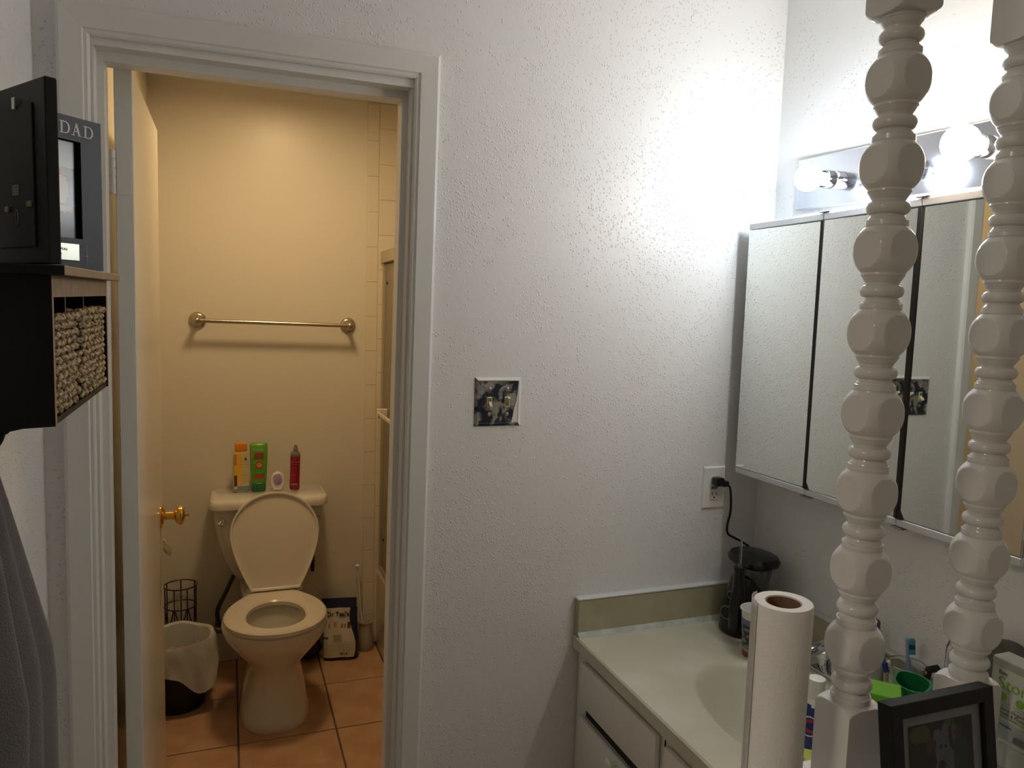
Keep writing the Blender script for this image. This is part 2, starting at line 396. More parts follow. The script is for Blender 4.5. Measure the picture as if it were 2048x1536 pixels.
kb = B(); box(kb, (dx0-.002, dy1-.001, kz-.03), (dx1-.008, dy1+.0015, kz+.03), .0006, 1); link('latch_plate', kb, M['brass'], leaf)

# ================================================================ BATHROOM THINGS
# towel bar
tb = thing('towel_bar', 'brushed metal towel bar mounted on the bathroom wall above the toilet', 'towel bar', (.18, YF, 1.452))
for x, z in ((-.300, .004), (.302, -.004)):
    p = B(); lathe(p, [(.032, 0), (.033, .004), (.030, .009), (.024, .012), (.022, .018), (.014, .024), (.010, .03), (.010, .058), (.014, .062), (.0145, .070), (.010, .078), (.003, .081)], (x, -.0005, z), (0, -1, 0), 28)
    link('post', p, M['nickel'], tb, True)
p = B(); cyl(p, (-.297, -.068, .004), (.300, -.068, -.004), .0085, 20); link('bar', p, M['nickel'], tb, True)

# toilet -----------------------------------------------------------
TX = .155
toilet = thing('toilet', 'white toilet with the lid raised against its tank', 'toilet', (TX, 2.95, 0))
def egg(yf, yb, hw, z, n=48, p=2.25, back=1.0):
    """egg outline, front at yf (towards the camera), back at yb"""
    yc = yf + (yb-yf)*.46; out = []
    for i in range(n):
        a = 2*PI*i/n; c, s = math.cos(a), math.sin(a)
        x = hw*math.copysign(abs(c)**(2/p), c)
        if s < 0: y = yc - (yc-yf)*abs(s)**(2/p)
        else:
            y = yc + (yb-yc)*abs(s)**(2/p); x *= 1-(1-back)*abs(s)**1.5
        out.append((x, y-2.95, z))
    return out
bm = B()
S = [(2.682, 3.12, .126, 0, 2.6), (2.680, 3.12, .128, .012, 2.6), (2.690, 3.12, .122, .035, 2.6), (2.706, 3.11, .112, .09, 2.4), (2.716, 3.10, .102, .15, 2.3), (2.712, 3.10, .096, .195, 2.2),
     (2.695, 3.09, .104, .225, 2.2), (2.664, 3.08, .130, .262, 2.2), (2.634, 3.075, .158, .30, 2.2), (2.610, 3.07, .177, .335, 2.2), (2.600, 3.07, .186, .362, 2.2), (2.600, 3.07, .187, .380, 2.2), (2.606, 3.066, .182, .387, 2.2)]
rings = [egg(a, b, c, z, p=p, back=.72) for a, b, c, z, p in S]
inner = [egg(2.642, 2.915, .112, .387, p=2.1), egg(2.648, 2.91, .108, .372, p=2.1), egg(2.665, 2.90, .103, .33, p=2.1), egg(2.70, 2.885, .080, .26, p=2.1), egg(2.74, 2.86, .052, .215, p=2.0), egg(2.76, 2.85, .04, .19, p=2)]
loft(bm, rings+inner, True, True)
bmesh.ops.recalc_face_normals(bm, faces=bm.faces)
# deck behind the bowl that carries the tank
loft(bm, [[(x*.9, y, z) for x, y, z in egg(2.98, 3.285, .13, zz, p=4)] for zz in (.24, .30, .36, .405)])
link('bowl', bm, M['porcelain'], toilet, True)
bm = B(); loft(bm, [egg(2.712, 2.878, .070, .238, p=2.1), egg(2.711, 2.879, .0705, .2385, p=2.1)]); link('water', bm, M['water'], toilet)
# seat ring
bm = B()
def ringpair(z, e): return egg(2.594-e, 3.035, .181+e, z, p=2.15, back=.62), egg(2.644+e, 2.898-e, .103-e, z, p=2.1)
o_, i_ = ringpair(.391, 0); o2, i2 = ringpair(.404, .0); o3, i3 = ringpair(.410, -.007)
R = loft(bm, [o_, o2, o3, i3, i2, i_, o_], False, False)
bmesh.ops.remove_doubles(bm, verts=bm.verts, dist=1e-6); bmesh.ops.recalc_face_normals(bm, faces=bm.faces)
link('seat', bm, M['seat'], toilet, True)
# lid: raised, leaning a little back on the tank lid; local plane (x, s along lid)
th = math.atan2(.078, .375)
def lidpt(x, s, d): # s up along lid, d thickness toward camera
    return (x+(.012), .082+s*math.sin(th)-d*math.cos(th)-.03, .412+s*math.cos(th)+d*math.sin(th))
LW = [(0, .092), (.02, .102), (.05, .117), (.09, .135), (.13, .150), (.17, .162), (.20, .167), (.23, .169), (.26, .165), (.29, .154), (.32, .135), (.345, .110), (.365, .078), (.378, .042), (.383, 0)]
def lidring(k, d, dz=0):
    half = smooth_path([(w_, s_, 0) for s_, w_ in LW], 3)
    pts = [(p.x, p.y) for p in half]+[(-p.x, p.y) for p in half[-2::-1]]
    return [lidpt(x*k, .19+(y-.19)*k+dz, d) for x, y in pts]
bm = B(); loft(bm, [lidring(.97, -.006), lidring(1, 0), lidring(1, .010), lidring(.985, .014), lidring(.955, .013), lidring(.935, .006), lidring(.86, .004), lidring(.80, .006)])
bmesh.ops.recalc_face_normals(bm, faces=bm.faces); link('lid', bm, M['seat'], toilet, True)
for x in (-.082, .100):
    bm = B(); box(bm, (x-.014, .052, .402), (x+.014, .078, .424), .005, 2); link('hinge', bm, M['seat'], toilet, True)
# tank
bm = B()
def tring(w, yf, yb, z, r=.03):
    pts = rrect(w, yb-yf, min(r, (yb-yf)/2-.005)); cy = (yf+yb)/2-2.95
    return [(px-.005, cy+py - .012*max(0, 1-(px/(w/2))**2)*(py < 0), z) for px, py in pts]
loft(bm, [tring(.24, 3.16, 3.30, .407, .03), tring(.29, 3.14, 3.305, .435, .04), tring(.345, 3.118, 3.305, .50, .04), tring(.388, 3.104, 3.305, .58, .035), tring(.412, 3.098, 3.305, .66, .03), tring(.420, 3.096, 3.305, .716, .03)])
link('tank', bm, M['porcelain'], toilet, True)
bm = B()
loft(bm, [tring(.438, 3.084, 3.308, .716, .035), tring(.452, 3.078, 3.31, .722, .035), tring(.454, 3.076, 3.31, .742, .035), tring(.446, 3.082, 3.306, .754, .035), tring(.43, 3.092, 3.30, .759, .035)])
link('tank_lid', bm, M['porcelain'], toilet, True)
bm = B(); lathe(bm, [(.010, 0), (.014, .004), (.013, .012), (.006, .014)], (-.188, .146, .676), (0, -1, 0), 16); tube(bm, [(-.188, .134, .676), (-.192, .128, .672), (-.196, .124, .666)], [.007, .007, .008], 8)
link('flush_lever', bm, M['chrome'], toilet, True)
text_mesh('maker_mark', 'Mansfield', .012, M['fibre'], toilet, facing((.17, .1435, .672), (1, 0, 0), (0, 0, 1)), .0003)

# bottles on the tank --------------------------------------------
def squircle(w, d, n=28, p=3.2):
    return [(w/2*math.copysign(abs(math.cos(2*PI*i/n))**(2/p), math.cos(2*PI*i/n)), d/2*math.copysign(abs(math.sin(2*PI*i/n))**(2/p), math.sin(2*PI*i/n))) for i in range(n)]
def bottle_part(bm, secs, p=3.0, mi=0):
    loft(bm, [[(x, y, z) for x, y in squircle(w_, d_, p=p)] for w_, d_, z in secs], mi=mi)
ZT = .7592
# shampoo, orange cap
b = thing('shampoo_bottle', 'yellow shampoo bottle with orange cap standing on the toilet tank', 'bottle', (.043, 3.235, ZT), (0, 0, .12))
bm = B(); bottle_part(bm, [(.056, .034, 0), (.062, .038, .004), (.062, .038, .135), (.058, .036, .160), (.050, .032, .166)]); link('bottle_body', bm, M['lime'] if 0 else mat('cream_plastic', (.62, .52, .28), .35), b, True)
bm = B(); bottle_part(bm, [(.046, .030, .166), (.048, .032, .169), (.047, .031, .196), (.044, .029, .200)]); link('cap', bm, M['orange'], b, True)
def fn(u, v):
    if v < .12: return (.20, .28, .42) if not (u < .18 and v > .05) else (.6, .6, .6)
    if u < .18 and .12 < v < .42: return (.10, .035, .03)
    if u < .14 and v > .7: return (.62, .18, .03)
    if .68 < u < .84 and .83 < v < .93 and abs(u-.76) < (.93-v)*1.1: return (.06, .07, .06)
    if u > .52: return (.66, .56, .33) if (int(v*34) % 2 or v < .2 or v > .8) else (.52, .43, .24)
    return (.80, .47, .05) if v > .35 else (.76, .48, .12)
printed('label', b, 26, 40, lambda u, v: ((u-.5)*.0575, -.0195-.0, .006+v*.152), fn)
# green bottle
b = thing('conditioner_bottle', 'bright green upside-down hair product bottle on the toilet tank', 'bottle', (.112, 3.225, ZT))
bm = B(); bottle_part(bm, [(.056, .036, .036), (.060, .040, .040), (.068, .042, .120), (.070, .040, .190), (.066, .03, .199), (.058, .02, .202)]); link('bottle_body', bm, M['greenp'], b, True)
bm = B(); bottle_part(bm, [(.050, .036, 0), (.055, .040, .004), (.056, .040, .034), (.054, .036, .036)]); box(bm, (-.008, -.0215, .008), (.008, -.019, .022), .002, 1); link('cap', bm, M['green'], b, True)
text_mesh('lettering', 'fructis', .0155, M['whiteink'], b, facing((-.004, -.0212, .176), (1, 0, 0), (0, 0, 1)), .0003)
bm = B(); prism(bm, [(-.021, .140), (.021, .140), (.0165, .164), (-.0165, .164)], 1, -.0225, -.020); link('red_banner', bm, mat('dark_red_print', (.30, .07, .03), .5), b)
bm = B(); cyl(bm, (.001, -.0225, .112), (.001, -.0195, .112), .0150, 24); bm2 = B(); cyl(bm2, (.001, -.0235, .112), (.001, -.021, .112), .011, 24)
link('emblem', bm, M['red'], b); link('emblem', bm2, mat('grapefruit_print', (.62, .26, .12), .5), b)
bm = B()
for k in range(10):
    a = -2.6+k*.30; p = (.004+.012*math.cos(a), -.0225, .088+.012*math.sin(a)); sphere(bm, p, .003, 1, .5, .6, 8, 5)
link('swirl', bm, mat('teal_print', (.10, .40, .22), .5), b)
bm = B(); box(bm, (-.020, -.0225, .058), (.021, -.0200, .069)); link('red_strip', bm, M['red'], b)
# oval air freshener
b = thing('air_freshener', 'small white oval air freshener with lilac centre on the toilet tank', 'air freshener', (.186, 3.21, ZT))
bm = B()
def ov(w_, h_, y): return [(w_/2*math.cos(2*PI*i/36), y, .040+h_/2*math.sin(2*PI*i/36)) for i in range(36)]
loft(bm, [ov(.050, .066, .022), ov(.058, .076, .016), ov(.058, .076, .002), ov(.052, .070, -.004), ov(.044, .060, -.004), ov(.040, .054, .002), ov(.036, .050, .0), ov(.034, .046, -.003)])
bmesh.ops.recalc_face_normals(bm, faces=bm.faces)
box(bm, (-.022, -.002, 0), (.022, .022, .014), .003, 1)
link('shell', bm, M['white'], b, True)
bm = B(); sphere(bm, (0, -.002, .043), .0165, 1, 1.3, .35, 20, 8, d=(0, -1, 0)); link('gel', bm, M['lilac'], b, True)
# red body mist
b = thing('body_mist_bottle', 'slim dark red spray bottle standing on the toilet tank', 'bottle', (.254, 3.225, ZT), (0, math.radians(1.5), 0))
bm = B(); lathe(bm, [(.018, 0), (.0205, .003), (.0205, .138), (.0195, .142)], seg=28); link('bottle_body', bm, M['maroon'], b, True)
bm = B(); lathe(bm, [(.0206, .1405), (.0206, .150), (.016, .158), (.009, .162), (.009, .166)], seg=24); lathe(bm, [(.0098, .166), (.0098, .176), (.007, .178), (.007, .186), (.004, .188)], seg=16)
link('sprayer', bm, M['smoke'], b, True)
for k, (s, z, sz) in enumerate((('LOOK', .024, .009), ('A THOUSAND', .118, .0058), ('WISHES', .108, .0058), ('FINE', .098, .0055), ('MIST', .064, .0055))):
    text_mesh('lettering', s, sz, M['whiteink'] if k == 0 else mat('pink_ink', (.45, .15, .16), .5), b, facing((-.004, -.0215, z), (1, 0, 0), (0, 0, 1)), .0006)

# trash bin with liner -------------------------------------------
bx, by = -.215, 3.015
t = thing('trash_bin', 'round black trash bin on the bathroom floor beside the toilet', 'trash bin', (bx, by, 0))
BINR = [(.098, 0), (.102, .004), (.128, .25), (.134, .252), (.134, .262), (.129, .262), (.122, .25), (.098, .01)]
t.location = (bx+.028, by-.01, 0)
bm = B(); lathe(bm, [(r*.93, z) for r, z in BINR], seg=40, cap1=True); link('bin_body', bm, M['bin'], t, True)
# liner hanging over the rim
bm = B(); rings = []; NR = 72
random.seed(3)
ph = [random.random()*6 for _ in range(6)]
def wob(a, k): return math.sin(3*a+ph[0])*.4+math.sin(7*a+ph[1]+k*.8)*.35+math.sin(13*a+ph[2]-k)*.25
for k, (r, z) in enumerate(((.055, .075), (.080, .10), (.095, .17), (.105, .235), (.114, .266), (.1265, .271), (.131, .262), (.134, .235), (.135, .215), (.137, .195), (.139, .178))):
    ring = []
    for i in range(NR):
        a = 2*PI*i/NR; o_ = max(0, k-5)
        rr = r + wob(a, k)*.0028*o_ + (wob(a, k)*.004 if k < 4 else 0)
        rr += .030*math.exp(-((a-5.55)/.35)**2)*o_/5
        drop = .10*math.exp(-((a-5.35)/.45)**2)*o_/5 - .012*o_/5*math.cos(a*2+1)
        ring.append((rr*math.cos(a), rr*math.sin(a), z-drop+(.004*math.sin(5*a) if k < 6 else 0)))
    rings.append(ring)
loft(bm, rings, True, False)
l = link('bin_liner', bm, M['bag'], t, True)
bm = B(); sphere(bm, (-.02, .01, .19), .05, 1.2, .9, .5, 12, 8)
for v in bm.verts: v.co += Vector((random.uniform(-.006, .006),)*3)
link('crumpled_tissue', bm, mat('crumpled_pink_paper', (.42, .33, .28), .9), t, True)
# wire rack
t = thing('wire_rack', 'dark wire toilet paper rack standing behind the black trash bin', 'wire rack', (-.19, 3.232, 0))
bm = B()
def circ(c, r, z, a0=0, a1=2*PI, n=28): return [(c[0]+r*math.cos(a0+(a1-a0)*k/n), c[1]+r*math.sin(a0+(a1-a0)*k/n), z) for k in range(n+1)]
for z, r in ((.385, .062), (.30, .060), (.012, .066)): tube(bm, circ((0, 0), r, z), .0028, 6)
for a in (-2.7, -1.9, -1.1, -.3, .6, 1.6, 2.6):
    c, s = math.cos(a), math.sin(a); tube(bm, [(.062*c, .062*s, .385), (.060*c, .060*s, .2), (.066*c, .066*s, .003)], .0026, 6)
link('frame', bm, M['wire'], t, True)
for a in (-2.3, -1.5, -.7):
    bm = B(); pts = []
    for k in range(15):
        q = k/14; aa = a+(q-.5)*.7; z = .30-.065*math.sin(PI*q)
        pts.append((.062*math.cos(aa), .062*math.sin(aa), z))
    tube(bm, pts, .0024, 6)
    sc_ = [(.062*math.cos(a)+.007*math.cos(f)*-math.sin(a), .062*math.sin(a)+.007*math.cos(f)*math.cos(a), .228+.007*math.sin(f)) for f in [k*PI*2/12 for k in range(13)]]
    tube(bm, sc_, .0022, 6); link('scroll', bm, M['wire'], t, True)
# toilet paper on the left wall behind the door
t = thing('toilet_paper_roll', 'small white toilet paper roll behind the open door, only its loose end showing', 'toilet paper', (-.257, 2.80, .742))
bm = B(); lathe(bm, [(.018, -.05), (.026, -.05), (.026, .05), (.018, .05), (.018, -.05)], d=(0, 1, 0), seg=32, cap0=False, cap1=False); link('roll', bm, M['tissue'], t, True)
bm = B(); cyl(bm, (0, -.075, 0), (0, .075, 0), .008, 12)
for y in (-.075, .069): box(bm, (-.0325, y, -.014), (.010, y+.006, .014), .002, 1)
link('holder', bm, M['white'], t)
bm = B(); G = []
for x0_, x1_, z in ((.018, .036, .006), (.022, .052, -.012), (.026, .068, -.030), (.032, .073, -.045), (.040, .070, -.060), (.050, .062, -.072)):
    G.append([bm.verts.new((x0_+(x1_-x0_)*q, -.05-.012*math.sin(q*3+z*40), z-.012*q)) for q in (0, .25, .5, .75, 1)])
for a_, b_ in zip(G, G[1:]):
    for i in range(4): bm.faces.new((a_[i], a_[i+1], b_[i+1], b_[i]))
bmesh.ops.solidify(bm, geom=bm.faces[:], thickness=.0008)
link('loose_sheet', bm, M['tissue'], t, True)

# bath salt bag ---------------------------------------------------
t = thing('bath_salt_bag', 'white and navy stand-up bag of bath salt on the floor right of the toilet', 'bag', (.452, 3.225, 0), (math.radians(-4), 0, math.radians(-9)))
bm = B()
def bagring(w_, d_, z, sh=0): return [(x+sh, y, z) for x, y in squircle(w_, d_, 28, 3.5)]
loft(bm, [bagring(.145, .085, 0), bagring(.152, .09, .012), bagring(.150, .085, .08), bagring(.146, .066, .15, -.002), bagring(.142, .035, .20, -.004), bagring(.146, .010, .225, -.006), bagring(.150, .003, .258, -.008)])
link('pouch', bm, M['navy'], t, True)
def bfn(u, v):
    h = .018+v*.20
    if u > .86+.10*math.sin(v*5+.5): return (.012, .014, .035)
    if .28 < u < .44 and .62 < v < .74: return (.50, .27, .07) if ((u-.36)/.07)**2+((v-.68)/.05)**2 < 1 and u < .38 else (.55, .50, .40)
    if .70 < u < .80 and .58 < v < .72: return (.16, .05, .08)
    if .60 < v < .68 and (abs(u-.16) < .025 or abs(u-.55) < .03 or abs(u-.63) < .02): return (.25, .18, .13)
    if .48 < u < .72 and .04 < v < .10: return (.08, .08, .08) if int(u*90) % 2 else (.55, .5, .42)
    if .28 < u < .55 and .33 < v < .47: return (.40, .37, .30)
    if v < .30 and int(v*60) % 3 == 0 and .2 < u < .8: return (.50, .46, .38)
    if u < .14 and .38 < v < .43: return (.10, .10, .10)
    return (.62, .57, .47)
def bpos(u, v):
    z = .012+v*.208; d = (.045 if z < .08 else .045-.030*((z-.08)/.14)**1.1); c = 1-abs(2*u-1)**6*.25
    return (-.072+u*.142, -d*c-.0035-.003*math.sin(u*9+v*7)*(1-abs(2*u-1)), z)
printed('label', t, 64, 70, bpos, bfn, smooth=True)
text_mesh('lettering', "Dr Teal's", .027, mat('dark_ink', (.03, .03, .04), .5), t, facing((-.012, -.0255, .194), (1, 0, 0), (0, .25, 1)), .003, .0004, .95)
# white cup with brush
t = thing('toilet_brush', 'thin white toilet brush standing in a round white holder by the tub', 'toilet brush', (.566, 3.268, 0))
bm = B(); lathe(bm, [(.034, 0), (.036, .003), (.033, .06), (.030, .105), (.033, .125), (.036, .13), (.034, .131), (.030, .125), (.028, .02)], seg=28, cap1=True); link('holder', bm, mat('translucent_white', (.62, .56, .45), .3, trans=.3), t, True)
bm = B(); tube(bm, [(-.005, 0, .05), (-.022, .01, .20), (-.034, .02, .375)], .0035, 8); lathe(bm, [(.006, 0), (.0105, .004), (.0105, .010), (.006, .013)], (-.034, .02, .372), (-.1, .05, 1), 14); link('handle', bm, M['white'], t, True)
# black bag behind the bowl
t = thing('dark_bag', 'crumpled dark plastic bag on the floor behind the right of the toilet bowl', 'bag', (.312, 3.245, 0))
bm = B(); sphere(bm, (0, 0, .062), .062, .95, 1.0, 1.0, 20, 12)
random.seed(5)
for v in bm.verts:
    v.co *= 1+.10*math.sin(v.co.x*90+v.co.z*70)+random.uniform(-.04, .04); v.co.z = max(v.co.z, .001)
link('bag_body', bm, M['navy'], t, True)
# small brush hanging beside tank
t = thing('hanging_brush', 'small navy-handled brush hanging on the wall right of the toilet lid', 'brush', (.338, 3.30, .425))
bm = B(); tube(bm, [(0, 0, .052), (0, 0, 0), (.0, 0, -.055)], [.007, .009, .008], 12); link('handle', bm, M['navy'], t, True)
bm = B(); tube(bm, [(0, 0, .052), (.001, 0, .075), (.002, .004, .10)], .003, 8); box(bm, (-.006, -.006, .09), (.010, .0195, .104), .002, 1); link('hook', bm, M['smoke'], t, True)
# plunger / hose at left
t = thing('supply_hose', 'dark water supply hose and valve behind the left of the toilet bowl', 'hose', (-.045, 3.27, 0))
bm = B(); tube(bm, smooth_path([(.058, -.02, .40), (.03, -.03, .34), (-.005, -.03, .26), (.0, -.02, .19)]), .009, 10); link('hose', bm, mat('dark_green_hose', (.03, .04, .03), .4), t, True)
bm = B(); lathe(bm, [(.018, 0), (.018, .012), (.01, .014), (.01, .05)], (0, .05, .17), (0, -1, 0), 16); sphere(bm, (0, -.02, .17), .018, 1.3, .8, .8); link('valve', bm, M['putty'], t, True)

# tub and shower doors -------------------------------------------
t = thing('bathtub', 'almond bathtub along the right side of the bathroom', 'bathtub', (XTUB, YB, 0))
bm = B(); Lt, Wt, Ht = YF-YB-.004, XBR-XTUB-.004, .354
out = lambda z, i: [(i+.002, i+.002, z), (Wt-i, i+.002, z), (Wt-i, Lt-i, z), (i+.002, Lt-i, z)]
loft(bm, [out(.0, 0), out(Ht-.02, 0), out(Ht-.004, .004), out(Ht, .014), out(Ht, .075), out(Ht-.02, .085), out(.08, .13)])
bmesh.ops.recalc_face_normals(bm, faces=bm.faces); link('tub_shell', bm, M['tub'], t)
t = thing('shower_door', 'sliding shower door of obscure glass in a metal frame on the tub rim', 'shower door', (XTUB, YB, .354))
bm = B(); box(bm, (0, .003, 1.368), (.05, Lt-.008, 1.418), .003, 1); link('header_rail', bm, M['showerframe'], t)
bm = B(); box(bm, (.006, .003, .001), (.044, Lt-.008, .022), .003, 1); link('bottom_track', bm, M['showerframe'], t)
for y in (.003, Lt-.032): bm = B(); box(bm, (.008, y, .022), (.042, y+.024, 1.368), .002, 1); link('side_jamb', bm, M['showerframe'], t)
for k, (x, y0, y1) in enumerate(((.014, .68, Lt-.034), (.030, .03, .80))):
    bm = B(); box(bm, (x, y0, .03), (x+.004, y1, 1.36)); g = link('glass_panel', bm, M['obscure'], t)
    bm = B()
    for yy in (y0, y1-.012): box(bm, (x-.003, yy, .028), (x+.007, yy+.012, 1.362), .001, 1)
    link('panel_stile', bm, M['showerframe'], g)
    if k == 0:
        bm = B(); box(bm, (-.03, y1-.10, .716), (-.018, y0+.1, .734), .004, 1)
        for yy in (y1-.11, y0+.09): box(bm, (-.032, yy, .705), (x, yy+.018, .745), .003, 1)
        link('towel_handle', bm, M['seat'], g)
        bm = B()
        for zz in (1.28, .155): cyl(bm, (x-.004, y1-.062, zz), (x, y1-.062, zz), .006, 12)
        link('screw', bm, M['gap'], g)
# bathroom ceiling light (above the frame, lights the room)
t = thing('ceiling_light', 'flush round warm ceiling light over the middle of the bathroom', 'ceiling light', (.22, 2.60, ZC-.0005))
bm = B(); lathe(bm, [(.135, 0), (.140, -.004), (.140, -.016), (.128, -.018), (.124, -.010), (.124, -.001)], seg=36); link('rim', bm, M['nickel'], t, True)
bm = B(); lathe(bm, [(.122, -.006), (.122, -.0085)], seg=36); link('diffuser', bm, M['globe'], t)

# ================================================================ VANITY SIDE
# switch plate
t = thing('switch_plate', 'worn two-gang metal switch plate on the white wall beside the door', 'switch plate', (.606, YD-.0003, 1.3125))
bm = B(); W_, H_ = .0585, .0585
def pr(w_, h_, y): return [(-w_, y, -h_), (w_, y, -h_), (w_, y, h_), (-w_, y, h_)]
loft(bm, [pr(W_, H_, 0), pr(W_, H_, -.0015), pr(W_-.006, H_-.006, -.006)], True, False)
# inner lip
loft(bm, [pr(W_-.006, H_-.006, -.006), pr(W_-.0075, H_-.0075, -.0045)], False, True)
bmesh.ops.recalc_face_normals(bm, faces=bm.faces); link('plate', bm, M['worn'], t)
bm = B()
q0, q1, q2, q3 = pr(W_+.0005, H_+.0005, -.0002), pr(W_+.0005, H_+.0005, -.002), pr(W_-.006, H_-.006, -.0064), pr(W_-.0078, H_-.0078, -.0058)
loft(bm, [[q[1], q[2], q[3]] for q in (q0, q1, q2, q3)], False, False, closed=False)
bmesh.ops.recalc_face_normals(bm, faces=bm.faces); link('painted_rim', bm, M['trim'], t)
bm = B(); prism(bm, [(.050, -.0505), (.0505, .045), (.049, .020), (.046, .0), (.040, -.018), (.038, -.034), (.034, -.0505)], 1, -.0062, -.0044); link('paint_remnant', bm, M['trim'], t)
for x in (-.0225, .0225):
    bm = B(); box(bm, (x-.0065, -.0068, -.0135), (x+.0065, -.0044, .0125), .001, 1); s_ = link('switch_bezel', bm, M['ivory'], t)
    bm = B(); box(bm, (x-.0045, -.0072, -.0105), (x+.0045, -.0066, .0095)); link('switch_slot', bm, mat('olive_slot', (.18, .16, .06), .6), s_)
    dn = -1 if x < 0 else 1
    bm = B(); box(bm, (-.0035, -.014, -.0035), (.0035, .003, .0035), .001, 1, Matrix.Translation((x, -.0072, dn*.003)) @ Matrix.Rotation(-dn*math.radians(38), 4, 'X')); link('toggle', bm, M['ivory'], s_)
    for z in (-.030, .030):
        bm = B(); lathe(bm, [(.0048, 0), (.0048, .0012), (.003, .002)], (x, -.0044, z), (0, -1, 0), 16); box(bm, (x-.0036, -.0068, z-.0006), (x+.0036, -.0063, z+.0006)); link('screw', bm, M['nickel'], t, True)

# outlet with plug and cord
t = thing('wall_outlet', 'white duplex wall outlet near the corner under the light', 'outlet', (1.240, YD-.0003, 1.0685))
bm = B(); loft(bm, [pr(.035, .0575, 0), pr(.035, .0575, -.002), pr(.032, .0545, -.0055)]); bmesh.ops.recalc_face_normals(bm, faces=bm.faces); link('plate', bm, M['plate'], t)
for z in (.0195, -.0195):
    bm = B(); loft(bm, [[(x, y, z+q) for x, q in rrect(.030, .029, .010)] for y in (-.005, -.0075)]); bmesh.ops.recalc_face_normals(bm, faces=bm.faces); r_ = link('receptacle', bm, M['white'], t)
    bm = B(); box(bm, (-.0075, -.0079, z-.001), (-.0055, -.0073, z+.0075)); box(bm, (.0055, -.0079, z-.001), (.0075, -.0073, z+.0065)); cyl(bm, (0, -.0079, z-.0075), (0, -.0072, z-.0075), .0025, 12); link('slots', bm, M['gap'], r_)
bm = B(); box(bm, (-.009, -.0066, -.004), (.010, -.0055, .003)); link('test_buttons', bm, M['greyink'], t)
t = thing('power_cord', 'black power cord with plug running from the wall outlet down to the water flosser', 'cord', (1.240, YD, 1.088))
bm = B(); box(bm, (-.013, -.034, -.012), (.014, -.0082, .012), .005, 2); box(bm, (.008, -.034, -.014), (.030, -.014, .002), .005, 2); link('plug', bm, M['blackg'], t, True)
bm = B(); tube(bm, smooth_path([(.026, -.024, -.007), (.040, -.022, -.02), (.048, -.018, -.055), (.050, -.016, -.09), (.044, -.014, -.125), (.048, -.013, -.150), (.066, -.018, -.162), (.090, -.03, -.175), (.106, -.045, -.195), (.106, -.045, -.25), (.104, -.022, -.385)], 8), .0032, 8); link('cord', bm, M['blackg'], t, True)

# vanity ---------------------------------------------------------
VY0 = .82
v = thing('vanity_cabinet', 'white painted vanity cabinet with drawers below the countertop', 'cabinet', (.85, VY0, 0))
L = YD-.004-VY0
bm = B(); box(bm, (0, 0, .09), (XR-.85-.003, L, .555)); box(bm, (0, 0, .555), (.018, L, .666)); box(bm, (.018, L-.018, .555), (XR-.85-.003, L, .666)); box(bm, (.018, 0, .555), (XR-.85-.003, .018, .666)); box(bm, (.05, 0, 0), (XR-.85-.003, L, .09)); link('carcass', bm, M['cab'], v)
def drawer(y0, y1, z0, z1, proud=.016, skew=0, name='drawer_front'):
    bm = B(); box(bm, (-proud, y0, z0), (-.001, y1, z1), .005, 2)
    if skew: bmesh.ops.transform(bm, matrix=Matrix.Rotation(skew, 4, 'X'), space=Matrix.Translation((0, -y1, -(z0+z1)/2)), verts=bm.verts)
    return link(name, bm, M['cab'], v, True)
def knob(par, y, z):
    bm = B(); lathe(bm, [(.006, 0), (.006, .010), (.014, .014), (.016, .022), (.012, .027), (.003, .028)], (-.016, y, z), (-1, 0, 0), 20); link('knob', bm, M['cab'], par, True)
dy = lambda y: y-VY0
d_ = drawer(dy(1.292), dy(1.655), .536, .648, skew=-.012)
d_ = drawer(dy(1.292), dy(1.655), .36, .505); knob(d_, dy(1.45), .497)
d_ = drawer(dy(1.292), dy(1.655), .12, .35); knob(d_, dy(1.47), .29)
drawer(dy(.84), dy(1.262), .536, .648, name='false_front')
d_ = drawer(dy(1.055), dy(1.262), .12, .515, name='door'); knob(d_, dy(1.09), .46)
d_ = drawer(dy(.84), dy(1.045), .12, .515, name='door'); knob(d_, dy(1.01), .46)
bm = B(); box(bm, (-.0012, dy(1.275), .600), (-.0002, dy(1.279), .648)); box(bm, (-.0012, dy(1.30), .5065), (-.0002, dy(1.64), .528)); link('dark_gap', bm, M['gap'], v)  # thin dark strips on the carcass, painting the shade between the drawer fronts

# countertop with moulded basin
ct = thing('countertop', 'cream cultured marble countertop with moulded oval basin', 'countertop', (0, 0, 0))
cx, cy, ea, eb = 1.112, 1.185, .178, .272
x0, x1, y0, y1, zt = .832, XR-.001, .812, YD-.001, .701
NA = 96; bm = B(); rings = []
def ell(s, z): return [(cx+ea*s*math.cos(2*PI*i/NA), cy+eb*s*math.sin(2*PI*i/NA), z) for i in range(NA)]
def rect(z, inset=0):
    out = []
    for i in range(NA):
        a = 2*PI*i/NA; c, s = math.cos(a)*ea, math.sin(a)*eb
        k = min([((x1-inset if c > 0 else x0+inset)-cx)/c if abs(c) > 1e-9 else 1e9, ((y1-inset if s > 0 else y0+inset)-cy)/s if abs(s) > 1e-9 else 1e9])
        out.append([cx+c*k, cy+s*k, z])
    for X in (x0+inset, x1-inset):
        for Y in (y0+inset, y1-inset):
            j = min(range(NA), key=lambda q: (out[q][0]-X)**2+(out[q][1]-Y)**2); out[j][0], out[j][1] = X, Y
    return [tuple(p) for p in out]
prof = [(.06, .575), (.25, .578), (.45, .588), (.62, .606), (.76, .632), (.86, .660), (.93, .683), (.975, .696), (1.0, .700), (1.03, .7012)]
